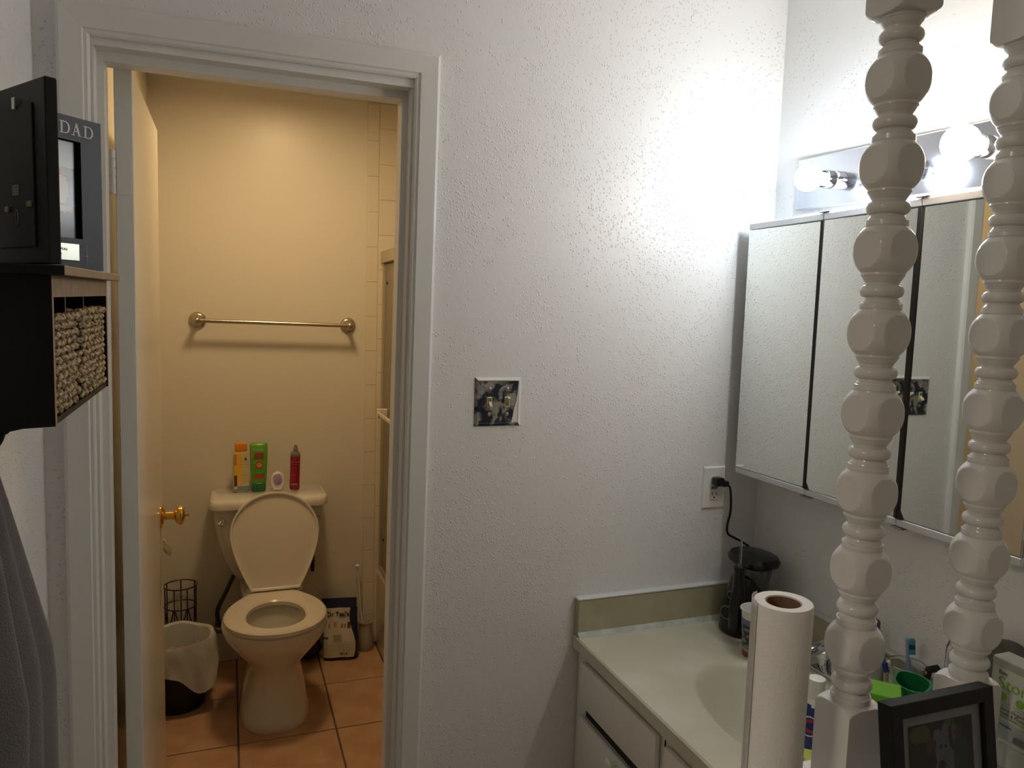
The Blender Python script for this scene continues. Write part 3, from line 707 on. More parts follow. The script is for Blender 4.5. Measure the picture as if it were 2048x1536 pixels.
rings = [ell(s, z) for s, z in prof]+[rect(zt, .004), rect(zt-.004, 0), rect(.668, 0), ell(1.05, .668), ell(.99, .655), ell(.80, .60), ell(.5, .565), ell(.06, .56)]
loft(bm, rings, True, True); bmesh.ops.recalc_face_normals(bm, faces=bm.faces)
link('counter_slab', bm, M['marble'], ct, True)
bm = B(); lathe(bm, [(.026, .5755), (.026, .579), (.018, .5775)], (cx, cy, 0), seg=24); link('drain', bm, M['chrome'], ct, True)
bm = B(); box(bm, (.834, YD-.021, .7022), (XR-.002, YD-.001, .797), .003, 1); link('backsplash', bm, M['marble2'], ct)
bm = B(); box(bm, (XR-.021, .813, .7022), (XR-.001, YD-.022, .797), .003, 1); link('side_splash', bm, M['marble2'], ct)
bm = B(); prism(bm, [(YD-.030, .7014), (YD-.021, .713), (YD-.021, .7014)], 0, .836, XR-.03); prism(bm, [(XR-.030, .7014), (XR-.021, .713), (XR-.021, .7014)], 1, .83, YD-.03)
link('caulk_line', bm, M['caulk'], ct)
bm = B(); box(bm, (.833, YD-.0225, .7965), (XR-.002, YD-.0002, .803), .002, 1); box(bm, (XR-.0225, .813, .7965), (XR-.0002, YD-.023, .803), .002, 1); link('painted_top_edge', bm, M['caulk'] if 0 else mat('white_edge_paint', (.68, .68, .66), .4), ct)

# faucet
t = thing('faucet', 'chrome faucet with curved spout behind the basin, half hidden by the paper roll', 'faucet', (1.322, 1.30, .7014))
bm = B(); box(bm, (-.025, -.062, 0), (.025, .062, .012), .005, 2); link('base', bm, M['chrome'], t, True)
bm = B(); tube(bm, smooth_path([(0, 0, .01), (-.002, 0, .05), (-.03, 0, .085), (-.08, 0, .078), (-.125, 0, .058)]), [.016]*8+[.015]*8+[.013]*8+[.012]*9, 14); cyl(bm, (-.122, 0, .062), (-.128, 0, .046), .011, 14); link('spout', bm, M['chrome'], t, True)
for y in (-.042, .042):
    bm = B(); lathe(bm, [(.014, .011), (.014, .03), (.020, .034), (.021, .05), (.014, .056)], (0, y, 0), seg=18); link('handle', bm, M['chrome'], t, True)

# medicine cabinet -----------------------------------------------
XC = 1.276
mc = thing('medicine_cabinet', 'wide three-door mirrored medicine cabinet mounted on the right wall', 'cabinet', (XC, .868, 1.118))
Lc, Hc = 1.655-.868, .658
bm = B(); box(bm, (.008, .002, .004), (XR-XC-.001, Lc-.004, Hc-.004)); link('cabinet_body', bm, M['steel'], mc)
seams = [0, .2615, .5235, Lc]
for k in range(3):
    a, b_ = seams[k]+.0005, seams[k+1]-.0005
    if k < 2: b_ -= .0
    g = .0065
    bm = B(); lo, hi = (a if k == 0 else a), b_
    ysp = (a+g*.6 if k > 0 else a+.001, b_-(.001 if k == 2 else .0005))
    box(bm, (0, ysp[0]+.002, .0165), (.005, ysp[1]-.0015, Hc-.0165), .0008, 1)
    if k:
        yc_ = (a+b_)/2; bmesh.ops.transform(bm, matrix=Matrix.Rotation((0, .024, .028)[k], 4, 'Z'), space=Matrix.Translation((0, -yc_, 0)), verts=bm.verts)
    dr = link('mirror_door', bm, M['mirror'], mc)
    for zz in (0, Hc-.0155):
        bm = B(); box(bm, (-.0022, a, zz), (.008, b_, zz+.0155), .0015, 1); link('edge_trim', bm, M['alu'], dr)
    if k > 0:
        bm = B(); box(bm, (-.0046, a-.0040, .0165), (.008, a+.0046, Hc-.0165)); prism(bm, [(a-.002, .0165), (a-.014, .0165), (a-.002, .036)], 0, -.0046, .0045); link('seam_channel', bm, M['gap'], mc)
        for z in (-.003, Hc+.003):
            bm = B(); box(bm, (-.004, a-.018, z-.0015), (.012, a+.012, z+.0015), .0008, 1); box(bm, (.0, a-.004, z-.003), (.012, a+.002, z+.003)); link('pivot_clip', bm, M['putty'], mc)

# light bar --------------------------------------------------------
lb = thing('vanity_light_bar', 'chrome light bar with three glowing round bulbs above the mirrors', 'light fixture', (XR-.0005, 1.272, 1.866), (math.radians(1.6), 0, 0))
bm = B(); box(bm, (-.022, -.325, -.064), (0, .325, .064), .003, 1); link('back_plate', bm, M['chromeplate'], lb)
for k, (y, mm) in enumerate(((.172, 'bulbdim'), (-.030, 'bulbcool'), (-.222, 'bulbwarm'))):
    dvec = Vector((-1, .02, -.02 if k < 2 else 0)).normalized(); p0 = Vector((-.022, y, -.006+(.0 if k < 2 else .012)))
    bm = B(); lathe(bm, [(.0215, 0), (.0215, .028), (.0208, .029), (.0215, .030), (.0215, .052), (.019, .053), (.0185, .030)], p0, dvec, 32); s_ = link('socket', bm, M['chrome'], lb, True)
    bm = B(); lathe(bm, [(.0145, .045), (.0150, .058), (.0175, .066)], p0, dvec, 24); link('bulb_neck', bm, M['bulbneck'] if k < 2 else M['bulbwarm'], s_, True)
    c = p0+dvec*.096; bm = B(); sphere(bm, c, .0315 if k < 2 else .034, seg=28, rings=18); link('bulb', bm, M[mm], s_, True)

# posts and half wall ---------------------------------------------
bm = B(); box(bm, (.52, .62, 0), (XR, .79, .872)); struct(link('wall_divider', bm, M['wall']))
bm = B(); box(bm, (.49, .575, .872), (XR, .808, .90), .004, 2); struct(link('trim_4', bm, M['trim']))
bm = B(); box(bm, (.49, .575, 2.30), (XR, .808, 2.46)); struct(link('wall_header', bm, M['wall']))
U = .1014
def unit():
    out = []
    for k in range(-10, 11):
        z = .0276*k/10; out.append((.0250+.0113*(1-abs(z/.0276)**2.5), -z))          # ball, going down
    out += [(.0252, -.0285), (.0252, -.0310), (.0240, -.0318), (.0232, -.034), (.0196, -.0395), (.0192, -.0412)]
    for k in range(17):
        a = PI*k/16; out.append((.0192+.0060*math.sin(a), -.0425-.0152*(1-math.cos(a))/2))
    out += [(.0195, -.0592), (.0200, -.0605), (.0222, -.0635), (.0226, -.0648), (.0244, -.0655), (.0246, -.0712), (.0240, -.0726), (.0242, -.0736)]
    return out
def post(name, x, lab, ztop):
    t = thing(name, lab, 'post', (x, .722, .9005), group=None)
    z = ztop-.9005; lead = unit(); zb = z+U; zl = z-U*8
    tongue = [(.0250+.0175*math.sin(k/8*PI/2), .0130*(1-math.cos(k/8*PI/2))) for k in range(9)]
    prof = [(.060, 2.2985-.9005), (.060, zb+.0)]+[(r, zb-.0276+q) for r, q in tongue[::-1]]
    prof += [(r, zb+dz) for r, dz in lead if dz < -.028]
    for n in range(8): prof += [(r, z-U*n+dz) for r, dz in lead]
    prof += [(r, zl+.0276-q) for r, q in tongue]+[(.060, zl), (.060, 0)]
    bm = B(); lathe(bm, prof[::-1], seg=128, clamp=.0295); o = link('turned_shaft', bm, M['post'], t, True)
    o.data.set_sharp_from_angle(angle=math.radians(15))
    return t
post('turned_post', .760, 'white turned wooden post rising beside the paper towel roll', 1.822)
post('turned_post', .9735, 'white turned wooden post at the right edge, behind the black photo frame', 1.822)

# paper towel roll -------------------------------------------------
t = thing('paper_towel_roll', 'white paper towel roll standing upright on the ledge left of the posts', 'paper towel roll', (.6465, .729, .9005))
bm = B(); rings = []
def spir(r, z, n=56):
    return [((r*(1+.018*math.sin(2*a+.6)))*math.cos(a), (r*(1+.018*math.sin(2*a+.6)))*math.sin(a), z) for a in [2*PI*i/n for i in range(n)]]
loft(bm, [spir(.0353, 0), spir(.0366, .003), spir(.0361, .14), spir(.0366, .277), spir(.0353, .280), spir(.0225, .2795), spir(.0212, .276), spir(.0212, .002)], False, False)
link('paper_layers', bm, M['paper'], t, True)
bm = B(); lathe(bm, [(.0209, .001), (.0209, .2785), (.0199, .2785), (.0199, .001), (.0209, .001)], seg=36, cap0=False, cap1=False); link('cardboard_core', bm, M['core'], t, True)
bm = B(); G = []
for j in range(11):
    z = .283*j/10; G.append([bm.verts.new(p) for p in [((.0371+.0004*k)*math.cos(1.9+k*.3), (.0371+.0004*k)*math.sin(1.9+k*.3), z+.0010*math.sin(k+j*.5)) for k in range(5)]])
for a, b_ in zip(G, G[1:]):
    for i in range(4): bm.faces.new((a[i], a[i+1], b_[i+1], b_[i]))
bmesh.ops.solidify(bm, geom=bm.faces[:], thickness=.0006); link('loose_sheet', bm, M['paper'], t, True)

# leaning photo frame ---------------------------------------------
al = math.radians(-9)
t = thing('photo_frame', 'black photo frame with pale mat leaning back against the turned posts on the ledge', 'photo frame', (.8075, .598, .9008), (al, 0, 0))
Wf, Hf = .168, .1845
def frame_mesh(Wf, Hf, b, d0, d1, lip=.004):
    bm = B()
    def r(w_, h_, y): return [(-w_/2, y, Hf/2-h_/2), (w_/2, y, Hf/2-h_/2), (w_/2, y, Hf/2+h_/2), (-w_/2, y, Hf/2+h_/2)]
    loft(bm, [r(Wf, Hf, d1), r(Wf, Hf, d0+.001), r(Wf-.002, Hf-.002, d0), r(Wf-2*b, Hf-2*b, d0), r(Wf-2*b, Hf-2*b, d0+lip), r(Wf-2*b, Hf-2*b, d1), r(Wf, Hf, d1)], False, False)
    bmesh.ops.remove_doubles(bm, verts=bm.verts, dist=1e-6); bmesh.ops.recalc_face_normals(bm, faces=bm.faces); return bm
link('frame_border', frame_mesh(Wf, Hf, .017, 0, .020), M['black'], t)
bm = B(); box(bm, (-Wf/2+.015, .013, .015), (Wf/2-.015, .018, Hf-.015)); link('backing_board', bm, M['black'], t)
bm = B(); box(bm, (-Wf/2+.0171, .0075, .0171), (Wf/2-.0171, .0125, Hf-.0171)); link('mat_board', bm, M['photo_glass'], t)
def pic(u, v):
    c = (.012+.008*math.sin(u*17+v*9), .014+.008*math.sin(u*11), .014)
    def el(x, y, a, b_): return ((u-x)/a)**2+((v-y)/b_)**2 < 1
    if el(.18, .90, .16, .09): c = (.12, .14, .03)
    if el(.62, .97, .05, .05): c = (.13, .15, .04)
    if el(.70, .86, .03, .13): c = (.11, .15, .16)
    if el(.52, .62, .13, .26) or el(.44, .86, .06, .06): c = (.20, .22, .26)
    if el(.56, .87, .055, .09): c = (.22, .20, .26)
    if el(.49, .74, .02, .025) or el(.57, .73, .018, .02): c = (.02, .02, .03)
    if el(.60, .40, .22, .3): c = (.15, .19, .24)
    if el(.80, .60, .12, .26): c = (.025, .05, .045)
    if el(.77, .86, .05, .07): c = (.09, .045, .03)
    if el(.30, .62, .11, .20): c = (.015, .016, .02)
    if el(.33, .78, .07, .09): c = (.10, .05, .035)
    if el(.50, .46, .07, .10): c = (.11, .06, .05)
    if el(.50, .55, .07, .045): c = (.02, .025, .035)
    return tuple(q*.55 for q in c)
printed('photograph', t, 60, 60, lambda u, v: (-.0525+u*.105, .0070, .034+v*.1195), pic)
bm = B(); box(bm, (-Wf/2+.0175, .0045, .0175), (Wf/2-.0175, .0055, Hf-.0175)); link('glass_pane', bm, mat('frame_glass', (.97, .98, .98), .02, trans=1, ior=1.1), t)

# ---------------------------------------------------------------- things on the counter
ZCT = .7018
# water flosser
t = thing('water_flosser', 'black countertop water flosser with oval lid in the corner of the counter', 'water flosser', (1.292, 1.590, ZCT))
bm = B()
def fr(w_, d_, z, ox=0, oy=0): return [(x+ox, y+oy, z) for x, y in squircle(w_, d_, 32, 2.4)]
loft(bm, [fr(.100, .098, 0, -.02), fr(.108, .104, .005, -.02), fr(.108, .104, .03, -.019), fr(.098, .096, .075, -.016), fr(.085, .088, .12, -.012), fr(.070, .074, .150, -.006), fr(.05, .055, .160, 0)])
link('base_unit', bm, M['blackg'], t, True)
bm = B(); loft(bm, [fr(.070, .080, .120, .012), fr(.078, .094, .155, .012), fr(.082, .104, .178, .012), fr(.082, .104, .183, .012)]); link('reservoir', bm, M['smoke'], t, True)
bm = B(); loft(bm, [fr(.098, .120, .180, .010), fr(.114, .140, .188, .010), fr(.116, .144, .198, .010), fr(.104, .130, .208, .010), fr(.06, .09, .2125, .010)]); 
link('lid', bm, M['blackg'], t, True)
bm = B(); tube(bm, [(-.084, -.062, .04), (-.083, -.063, .09), (-.081, -.061, .135), (-.078, -.056, .185), (-.077, -.055, .198)], [.018, .021, .017, .013, .0155], 18); hd = link('handle', bm, M['blackg'], t, True)
bm = B(); tube(bm, [(-.077, -.055, .196), (-.076, -.055, .272)], [.0035, .0022], 10); lathe(bm, [(.006, .197), (.006, .204), (.004, .207)], (-.077, -.055, 0), seg=12); link('tip', bm, M['clear'], hd, True)
bm = B(); lathe(bm, [(.006, 0), (.006, .001)], (-.086, -.0835, .105), (-.3, -1, .1), 16); link('button', bm, M['silver'], hd, True)
for z, r in ((.108, .011), (.062, .019)):
    bm = B(); lathe(bm, [(r, 0), (r, .008), (r*.72, .0085), (r*.7, .004)], (-.072 if z < .1 else -.060, -.010, z), (-1, -.45, .06), 28); dl = link('dial', bm, M['smoke'], t, True)
    bm = B(); lathe(bm, [(r*.7, .002), (r*.66, .010), (r*.2, .011)], (-.072 if z < .1 else -.060, -.010, z), (-1, -.45, .06), 24); link('dial_cap', bm, M['blackg'], dl, True)
bm = B(); pts = []
for k in range(60):
    a = k*.55; pts.append((-.020+.056*math.cos(a*.35+3.6), -.046+.018*math.sin(a*.35+3.6)-.008, .022+.0012*k+.004*math.sin(a)))
tube(bm, pts, .0034, 6); link('coiled_hose', bm, M['blackg'], t, True)

# printed cup
t = thing('printed_cup', 'white plastic cup with dark printed picture, mostly behind the paper towel roll', 'cup', (1.208, 1.452, ZCT))
bm = B(); lathe(bm, [(.026, 0), (.028, .002), (.036, .118), (.0385, .119), (.0385, .123), (.036, .123), (.0345, .12), (.0265, .004)], seg=36); link('cup_body', bm, M['white'], t, True)
def cupfn(u, v):
    if v > .86: return (.16, .20, .28)
    n = math.sin(u*61+v*13)+math.sin(u*37-v*29)+math.sin(v*41)
    if v < .16: return (.20, .07, .05)
    if v < .24: return (.40, .34, .28)
    return (.03, .035, .06) if n > -.2 else (.22, .22, .24)
printed('cup_print', t, 72, 26, lambda u, v: ((.0287+.0064*v)*math.cos(u*2*PI), (.0287+.0064*v)*math.sin(u*2*PI), .004+v*.096), cupfn, smooth=True)

# toothpaste tube standing (cap up)
t = thing('toothpaste_tube', 'blue toothpaste tube with white cap standing between paper roll and post', 'toothpaste', (1.018, 1.047, ZCT), (0, 0, -.85))
bm = B(); lathe(bm, [(.0150, .132), (.0155, .134), (.0145, .163), (.0155, .165), (.0155, .169), (.013, .1705)], seg=26); link('cap', bm, M['white'], t, True)
bm = B()
loft(bm, [[(x, y, z) for x, y in squircle(w_, d_, 32, 2.3)] for w_, d_, z in ((.046, .030, 0), (.048, .034, .006), (.047, .036, .07), (.043, .038, .118), (.040, .038, .124))])
link('tube_body', bm, M['blue'], t, True)
bm = B(); loft(bm, [[(x, y, z) for x, y in squircle(w_, d_, 32, 2.1)] for w_, d_, z in ((.0403, .0383, .1185), (.0395, .0385, .127), (.033, .032, .132))]); link('shoulder', bm, M['white'], t, True)
bm = B(); lathe(bm, [(.018, 0), (.018, .0008)], (-.006, -.0178, .082), (0, -1, 0), 28, sy=1.1); e_ = link('emblem', bm, M['white'], t)
bm = B(); lathe(bm, [(.0155, .0008), (.0155, .0014)], (-.006, -.0178, .082), (0, -1, 0), 28, sy=1.1); link('emblem', bm, M['blue'], e_)
text_mesh('emblem_letter', 'C', .034, M['red'], t, facing((-.006, -.0196, .082), (1, 0, 0), (0, 0, 1)), .0004, .0008)
# lime/yellow box behind the left post
t = thing('lime_box', 'lime green and yellow carton lying on the counter behind the left post', 'carton', (.985, .905, ZCT), (0, 0, math.radians(-42)))
bm = B(); box(bm, (-.105, -.025, 0), (.105, .025, .085), .001, 1); link('carton', bm, M['yellowgreen'], t)
bm = B(); prism(bm, [(.02, .0), (.105, .0), (.105, .086), (.055, .086)], 1, -.0262, -.0251); link('lime_panel', bm, M['lime'], t)
# green carton + green cup on the ledge behind posts
t = thing('green_carton', 'small bright green carton on the counter between the two posts', 'carton', (1.105, .985, ZCT), (0, 0, math.radians(-47)))
bm = B(); box(bm, (-.035, -.03, 0), (.035, .03, .168), .001, 1); link('carton', bm, M['greenp'], t)
bm = B(); prism(bm, [(-.034, .002), (.034, .002), (.034, .105), (-.034, .166)], 1, -.0312, -.0302); link('lime_panel', bm, M['lime'], t)
t = thing('green_cup', 'dark green plastic cup with a dented open rim behind the black photo frame', 'cup', (1.198, .995, ZCT+.001), (0, 0, 0))
bm = B(); dcu = Vector((-.05, -.06, .99)); lathe(bm, [(.026, 0), (.028, .002), (.0335, .155), (.0345, .158), (.0345, .164), (.031, .164), (.026, .006)], (0, 0, .0), dcu, 40)
for v_ in bm.verts:
    if v_.co.z > .12: v_.co.y += .010*max(0, math.sin((v_.co.x+.02)*60))*(v_.co.z-.12)/.05
link('cup_body', bm, M['green'], t, True)
# jar with toothbrushes
t = thing('glass_jar', 'clear glass jar holding toothbrushes against the right wall', 'jar', (1.328, 1.122, ZCT))
bm = B(); lathe(bm, [(.036, 0), (.041, .004), (.042, .09), (.038, .102), (.037, .112), (.039, .114), (.039, .118), (.036, .118), (.0345, .104), (.0385, .09), (.0375, .008)], seg=40); link('glass', bm, mat('jar_glass', (.93, .94, .90), .04, trans=.97, ior=1.35), t, True)
def brush(lab, base, top, hc, c1, c2, face):
    b_ = thing('toothbrush', lab, 'toothbrush', base, group=None)
    p0 = Vector((0, 0, 0)); p1 = Vector(top)-Vector(base); d = p1.normalized(); side = Vector(face).normalized()
    bm = B(); tube(bm, smooth_path([p0, p1*.45+side*.004, p1*.75, p1*.9, p1]), [.0045]*8+[.0055]*8+[.0035]*8+[.0045]*9, 8); link('handle', bm, hc, b_, True)
    for q0, q1, mm in ((.80, .87, c2), (.87, .93, c1), (.93, 1.0, c2)):
        bm = B(); cq = p1*((q0+q1)/2); m_ = Matrix.Translation(cq) @ d.to_track_quat('Z', 'Y').to_matrix().to_4x4()
        sd = m_.inverted().to_3x3() @ side; ang = math.atan2(sd.y, sd.x)
        box(bm, (.002, -.005, -p1.length*(q1-q0)/2*.92), (.014, .005, p1.length*(q1-q0)/2*.92), .001, 1, m_ @ Matrix.Rotation(ang, 4, 'Z')); link('bristles', bm, mm, b_)
brush('pale blue toothbrush with teal and navy bristles sticking up from the glass jar', (1.338, 1.115, .712), (1.320, 1.118, .877), M['tbblue'], M['bristle_navy'], M['bristle_teal'], (.8, -.6, 0))
brush('blue and white toothbrush lying low at the left inside the glass jar', (1.330, 1.128, .712), (1.292, 1.136, .824), M['white'], M['blue'], M['blue'], (-.8, .6, 0))
t = thing('razor', 'black razor standing in the glass jar behind the green cup', 'razor', (1.336, 1.100, .712))
bm = B(); tube(bm, [(0, 0, 0), (.004, -.012, .06), (.008, -.022, .112)], [.005, .006, .004], 10); link('handle', bm, M['blackg'], t, True)
bm = B(); box(bm, (-.016, -.006, -.005), (.016, .006, .006), .002, 1, Matrix.Translation((.009, -.026, .116)) @ Matrix.Rotation(.5, 4, 'X')); link('razor_head', bm, M['blackm'], t, True)
# purple bottle behind left post, dark bottle behind right post
t = thing('purple_bottle', 'purple-capped white bottle hidden behind the left post near the wall', 'bottle', (1.325, 1.214, ZCT))
bm = B(); bottle_part(bm, [(.05, .034, 0), (.056, .038, .004), (.056, .038, .10), (.03, .03, .122)]); link('bottle_body', bm, M['white'], t, True)
bm = B(); lathe(bm, [(.016, .122), (.017, .124), (.016, .175), (.012, .178)], seg=20); link('cap', bm, M['purple'], t, True)
t = thing('hand_mirror', 'dark oval hand mirror leaning on the wall at the right edge', 'hand mirror', (1.30, .925, ZCT), (0, math.radians(14), 0))
bm = B(); lathe(bm, [(.0, -.004), (.058, -.004), (.062, -.001), (.062, .003), (.056, .006), (0, .006)], (0, 0, .190), (-1, 0, 0), 40, sy=1.05); link('mirror_head', bm, mat('dark_translucent', (.06, .055, .045), .2, coat=.4), t, True)
bm = B(); tube(bm, [(0, 0, .135), (0, .004, .06), (0, .006, .002)], [.009, .008, .010], 10); link('handle', bm, M['blackg'], t, True)
t = thing('pump_bottle', 'black-topped bottle behind the right post', 'bottle', (1.340, 1.012, ZCT))
bm = B(); bottle_part(bm, [(.05, .036, 0), (.056, .04, .004), (.056, .04, .20), (.03, .03, .225)]); link('bottle_body', bm, M['clear'], t, True)
bm = B(); lathe(bm, [(.014, .225), (.014, .25), (.006, .252), (.006, .275), (.013, .278), (.013, .289), (.008, .291)], seg=18); box(bm, (-.030, -.006, .278), (0, .006, .288), .003, 1); link('pump', bm, M['blackg'], t, True)

# storage package --------------------------------------------------
t = thing('storage_package', 'clear package with green Storage lettering standing on the ledge at right', 'package', (1.032, .6566, .9008))
t.scale = (.938, .938, .938)
bm = B(); box(bm, (0, -.085, 0), (.035, .079, .1685), .002, 1); link('clear_case', bm, mat('case_plastic', (.55, .57, .50), .25, trans=.5), t)
bm = B(); box(bm, (-.0012, -.083, .034), (-.0002, .074, .112)); link('printed_card', bm, M['boxpaper'], t)
bm = B(); box(bm, (-.0012, -.083, .004), (-.0002, .070, .030)); link('lower_card', bm, mat('grey_card', (.42, .43, .40), .5), t)
R_ = (0, -1, 0); U_ = (0, 0, 1)
text_mesh('lettering', 'Storage', .026, M['greenink'], t, facing((-.0018, .066, .089), R_, U_), .0004, 0, 1, 'LEFT')
text_mesh('lettering', 'Easy', .008, M['greyink'], t, facing((-.0016, .066, .105), R_, U_), .0003, 0, 1, 'LEFT')
for k, (s, z) in enumerate((('Store Organize', .051), ('Stack & Protect', .0445), ('clear view case', .039))):
    text_mesh('lettering', s, .0072, M['greyink'] if k < 2 else M['greenink'], t, facing((-.0016, .060, z), R_, U_), .0003, 0, 1, 'LEFT')
text_mesh('lettering', 'everyday', .006, mat('blue_ink', (.10, .22, .40), .5), t, facing((-.0016, .060, .026), R_, U_), .0003, 0, 1, 'LEFT')
for y in (.057, .030, .002):
    bm = B(); lathe(bm, [(.0065, 0), (.0065, .0008), (.0038, .0009), (.0036, .0004)], (-.0012, y, .069), (-1, 0, 0), 20); link('green_badge', bm, M['greenink'], t)
for k, y in enumerate((.055, .028, 0)):
    bm = B()
    for q in range(2): box(bm, (-.0016, y-.010, .0600-.004*q), (-.0011, y+.010, .0606-.004*q))
    link('fine_print', bm, M['greyink'], t)
bm = B(); box(bm, (-.006, .010, .008), (-.0013, .034, .017), .002, 1); link('latch', bm, M['greyink'], t)

for ch in t.children:
    if ch.name != 'clear_case': ch.location.z += .0425
bm = B(); box(bm, (-.0012, -.083, .003), (-.0002, .068, .040)); link('base_card', bm, M['boxpaper'], t)

# ================================================================ LEFT WALL: shelf unit
SX0, SX1, SY0, SY1, SZ0, SZ1 = -.3445, -.200, 1.052, 1.492, 1.372, 1.556
tl = .012
sh = thing('wall_shelf', 'black wall shelf with raw fibreboard front holding two woven baskets', 'shelf', (SX0, SY0, SZ0), (tl, 0, 0))
Wd, Ln, Ht_ = SX1-SX0, SY1-SY0, SZ1-SZ0
# side panels, near one with scalloped lower edge
for y in (0, Ln-.010):
    bm = B(); pts = [(0, -.020), (.030, -.018), (.062, -.004), (.075, -.010), (.11, -.002), (Wd, 0), (Wd, Ht_), (0, Ht_)]
    prism(bm, pts, 1, y, y+.010)
    for f in bm.faces:
        if f.calc_center_median().x > Wd-.001 and abs(f.normal.x) > .9: f.material_index = 1
    link('side_panel', bm, [M['black'], M['fibre']], sh)
bm = B(); box(bm, (.0, -.028, Ht_+.0005), (Wd+.020, Ln+.010, Ht_+.012), .001, 1)
for f in bm.faces:
    if f.normal.x > .9 or f.calc_center_median().x > Wd+.018: f.material_index = 1
link('top_board', bm, [M['black'], M['fibre']], sh)
bm = B(); box(bm, (0, .010, 0), (Wd-.002, Ln-.010, .008))
for f in bm.faces:
    if f.normal.x > .9 or f.normal.z < -.5: f.material_index = 1
link('bottom_board', bm, [M['black'], M['fibre']], sh)
bm = B(); box(bm, (0, .010, .008), (.004, Ln-.010, Ht_)); link('back_panel', bm, M['black'], sh)
bm = B(); box(bm, (Wd-.008, .010, Ht_-.026), (Wd, Ln-.010, Ht_)); link('valance', bm, M['fibre'], sh)
for y in (.128, .265):
    bm = B(); box(bm, (.005, y, .128), (Wd-.009, y+.004, Ht_-.0005))
    for f in bm.faces:
        if f.normal.x > .9 or f.calc_center_median().x > Wd-.01: f.material_index = 1
    link('divider', bm, [M['black'], M['fibre']], sh)
for y in (.10, .30):
    bm = B(); tube(bm, smooth_path([(.02, y, -.0185), (.03, y, -.035), (.055, y, -.04), (.065, y, -.022)]), .004, 8); sphere(bm, (.066, y, -.019), .007); link('coat_hook', bm, M['pink'] if y > .2 else M['blackg'], sh, True)
# woven baskets
def basket(lab, y0, y1, x1, h, seed):
    random.seed(seed)
    t = thing('woven_basket', lab, 'basket', (SX0+.008, SY0, SZ0+.0095), (tl, 0, 0), group='woven seagrass baskets on the black shelf')
    bm = B(); x0 = .004
    # inner liner box (open top)
    for lo, hi in (((x0, y0+.004, 0), (x1-.006, y1-.004, .004)), ((x1-.009, y0+.004, .004), (x1-.006, y1-.004, h-.01)), ((x0, y0+.004, .004), (x0+.003, y1-.004, h-.01)), ((x0, y0+.004, .004), (x1-.006, y0+.007, h-.01)), ((x0, y1-.007, .004), (x1-.006, y1-.004, h-.01))): box(bm, lo, hi)
    link('liner', bm, mat('basket_dark', (.05, .03, .018), .9), t)
    rows = int(h/.0098); bm = B()
    def knot(c, d, ln, r):
        lathe(bm, [(r*.35, -ln/2), (r*.9, -ln*.28), (r, 0), (r*.9, ln*.28), (r*.35, ln/2)], c, d, 6)
    for j in range(rows):
        z = .005+j*(h-.008)/(rows-1); fat = 1.25 if j == rows-1 else 1
        n = max(4, int((y1-y0)/.0165))
        for i in range(n):
            y = y0+(i+(.5 if j % 2 else .1)+random.uniform(-.12, .12))*(y1-y0)/n
            if y > y1-.004: y = y1-.004
            over = (i+j) % 2
            knot((x1-.001+(.0015 if over else -.0015)+random.uniform(-.0008, .0008), y, z+random.uniform(-.0008, .0008)), (random.uniform(-.15, .15), 1, random.uniform(-.35, .35)), .0230, .0050*fat)
        for side_y in (y0+.001, y1-.001):
            m_ = int((x1-x0)/.0155)
            for i in range(m_):
                x = x0+(i+(.5 if j % 2 else .1))*(x1-x0)/m_
                knot((x, side_y, z), (1, random.uniform(-.15, .15), random.uniform(-.35, .35)), .0190, .0052*fat)
    o = link('weave', bm, M['grass1'], t, True); o['kind'] = 'stuff'
    return t
bk1 = basket('nearer woven seagrass basket on the shelf, with a blue item in it', .0235, .172, Wd-.012, .124, 1)
bk2 = basket('farther woven seagrass basket on the shelf, next to the doorway', .206, .415, Wd-.012, .128, 2)
t = thing('blue_packet', 'dark blue packet sticking out of the nearer woven basket', 'packet', (-.255, 1.090, 1.490), (tl, math.radians(0), 0))
bm = B(); prism(bm, [(-.012, -.05), (.075, -.05), (.070, .020), (.045, .028), (-.012, .052)], 0, .008, .018); link('packet_body', bm, M['bluebag'], t)
t = thing('clear_bag', 'crumpled clear plastic wrapper on top of the nearer woven basket', 'wrapper', (-.232, 1.205, 1.525))
bm = B(); tube(bm, smooth_path([(0, -.03, -.025), (.004, -.012, -.006), (.002, .006, .002), (.004, .024, .012), (.004, .044, .021)], 5), [.006]*5+[.009]*5+[.005]*5+[.0065]*6, 7)
random.seed(2)
for v_ in bm.verts: v_.co += Vector((random.uniform(-.0015, .0015), random.uniform(-.0015, .0015), random.uniform(-.0015, .0015)))
link('wrapper_body', bm, mat('wrapper_film', (.45, .45, .43), .25, trans=.4), t, True)

# black frame, back side towards the camera -----------------------
def angrot(a): return a
ZTOP = SZ1+.0125
th1 = math.atan2(.83, -.56)
t = thing('picture_frame', 'large black picture frame on the shelf seen from the back', 'picture frame', (-.1955, 1.018, ZTOP+.0005), (0, 0, th1))
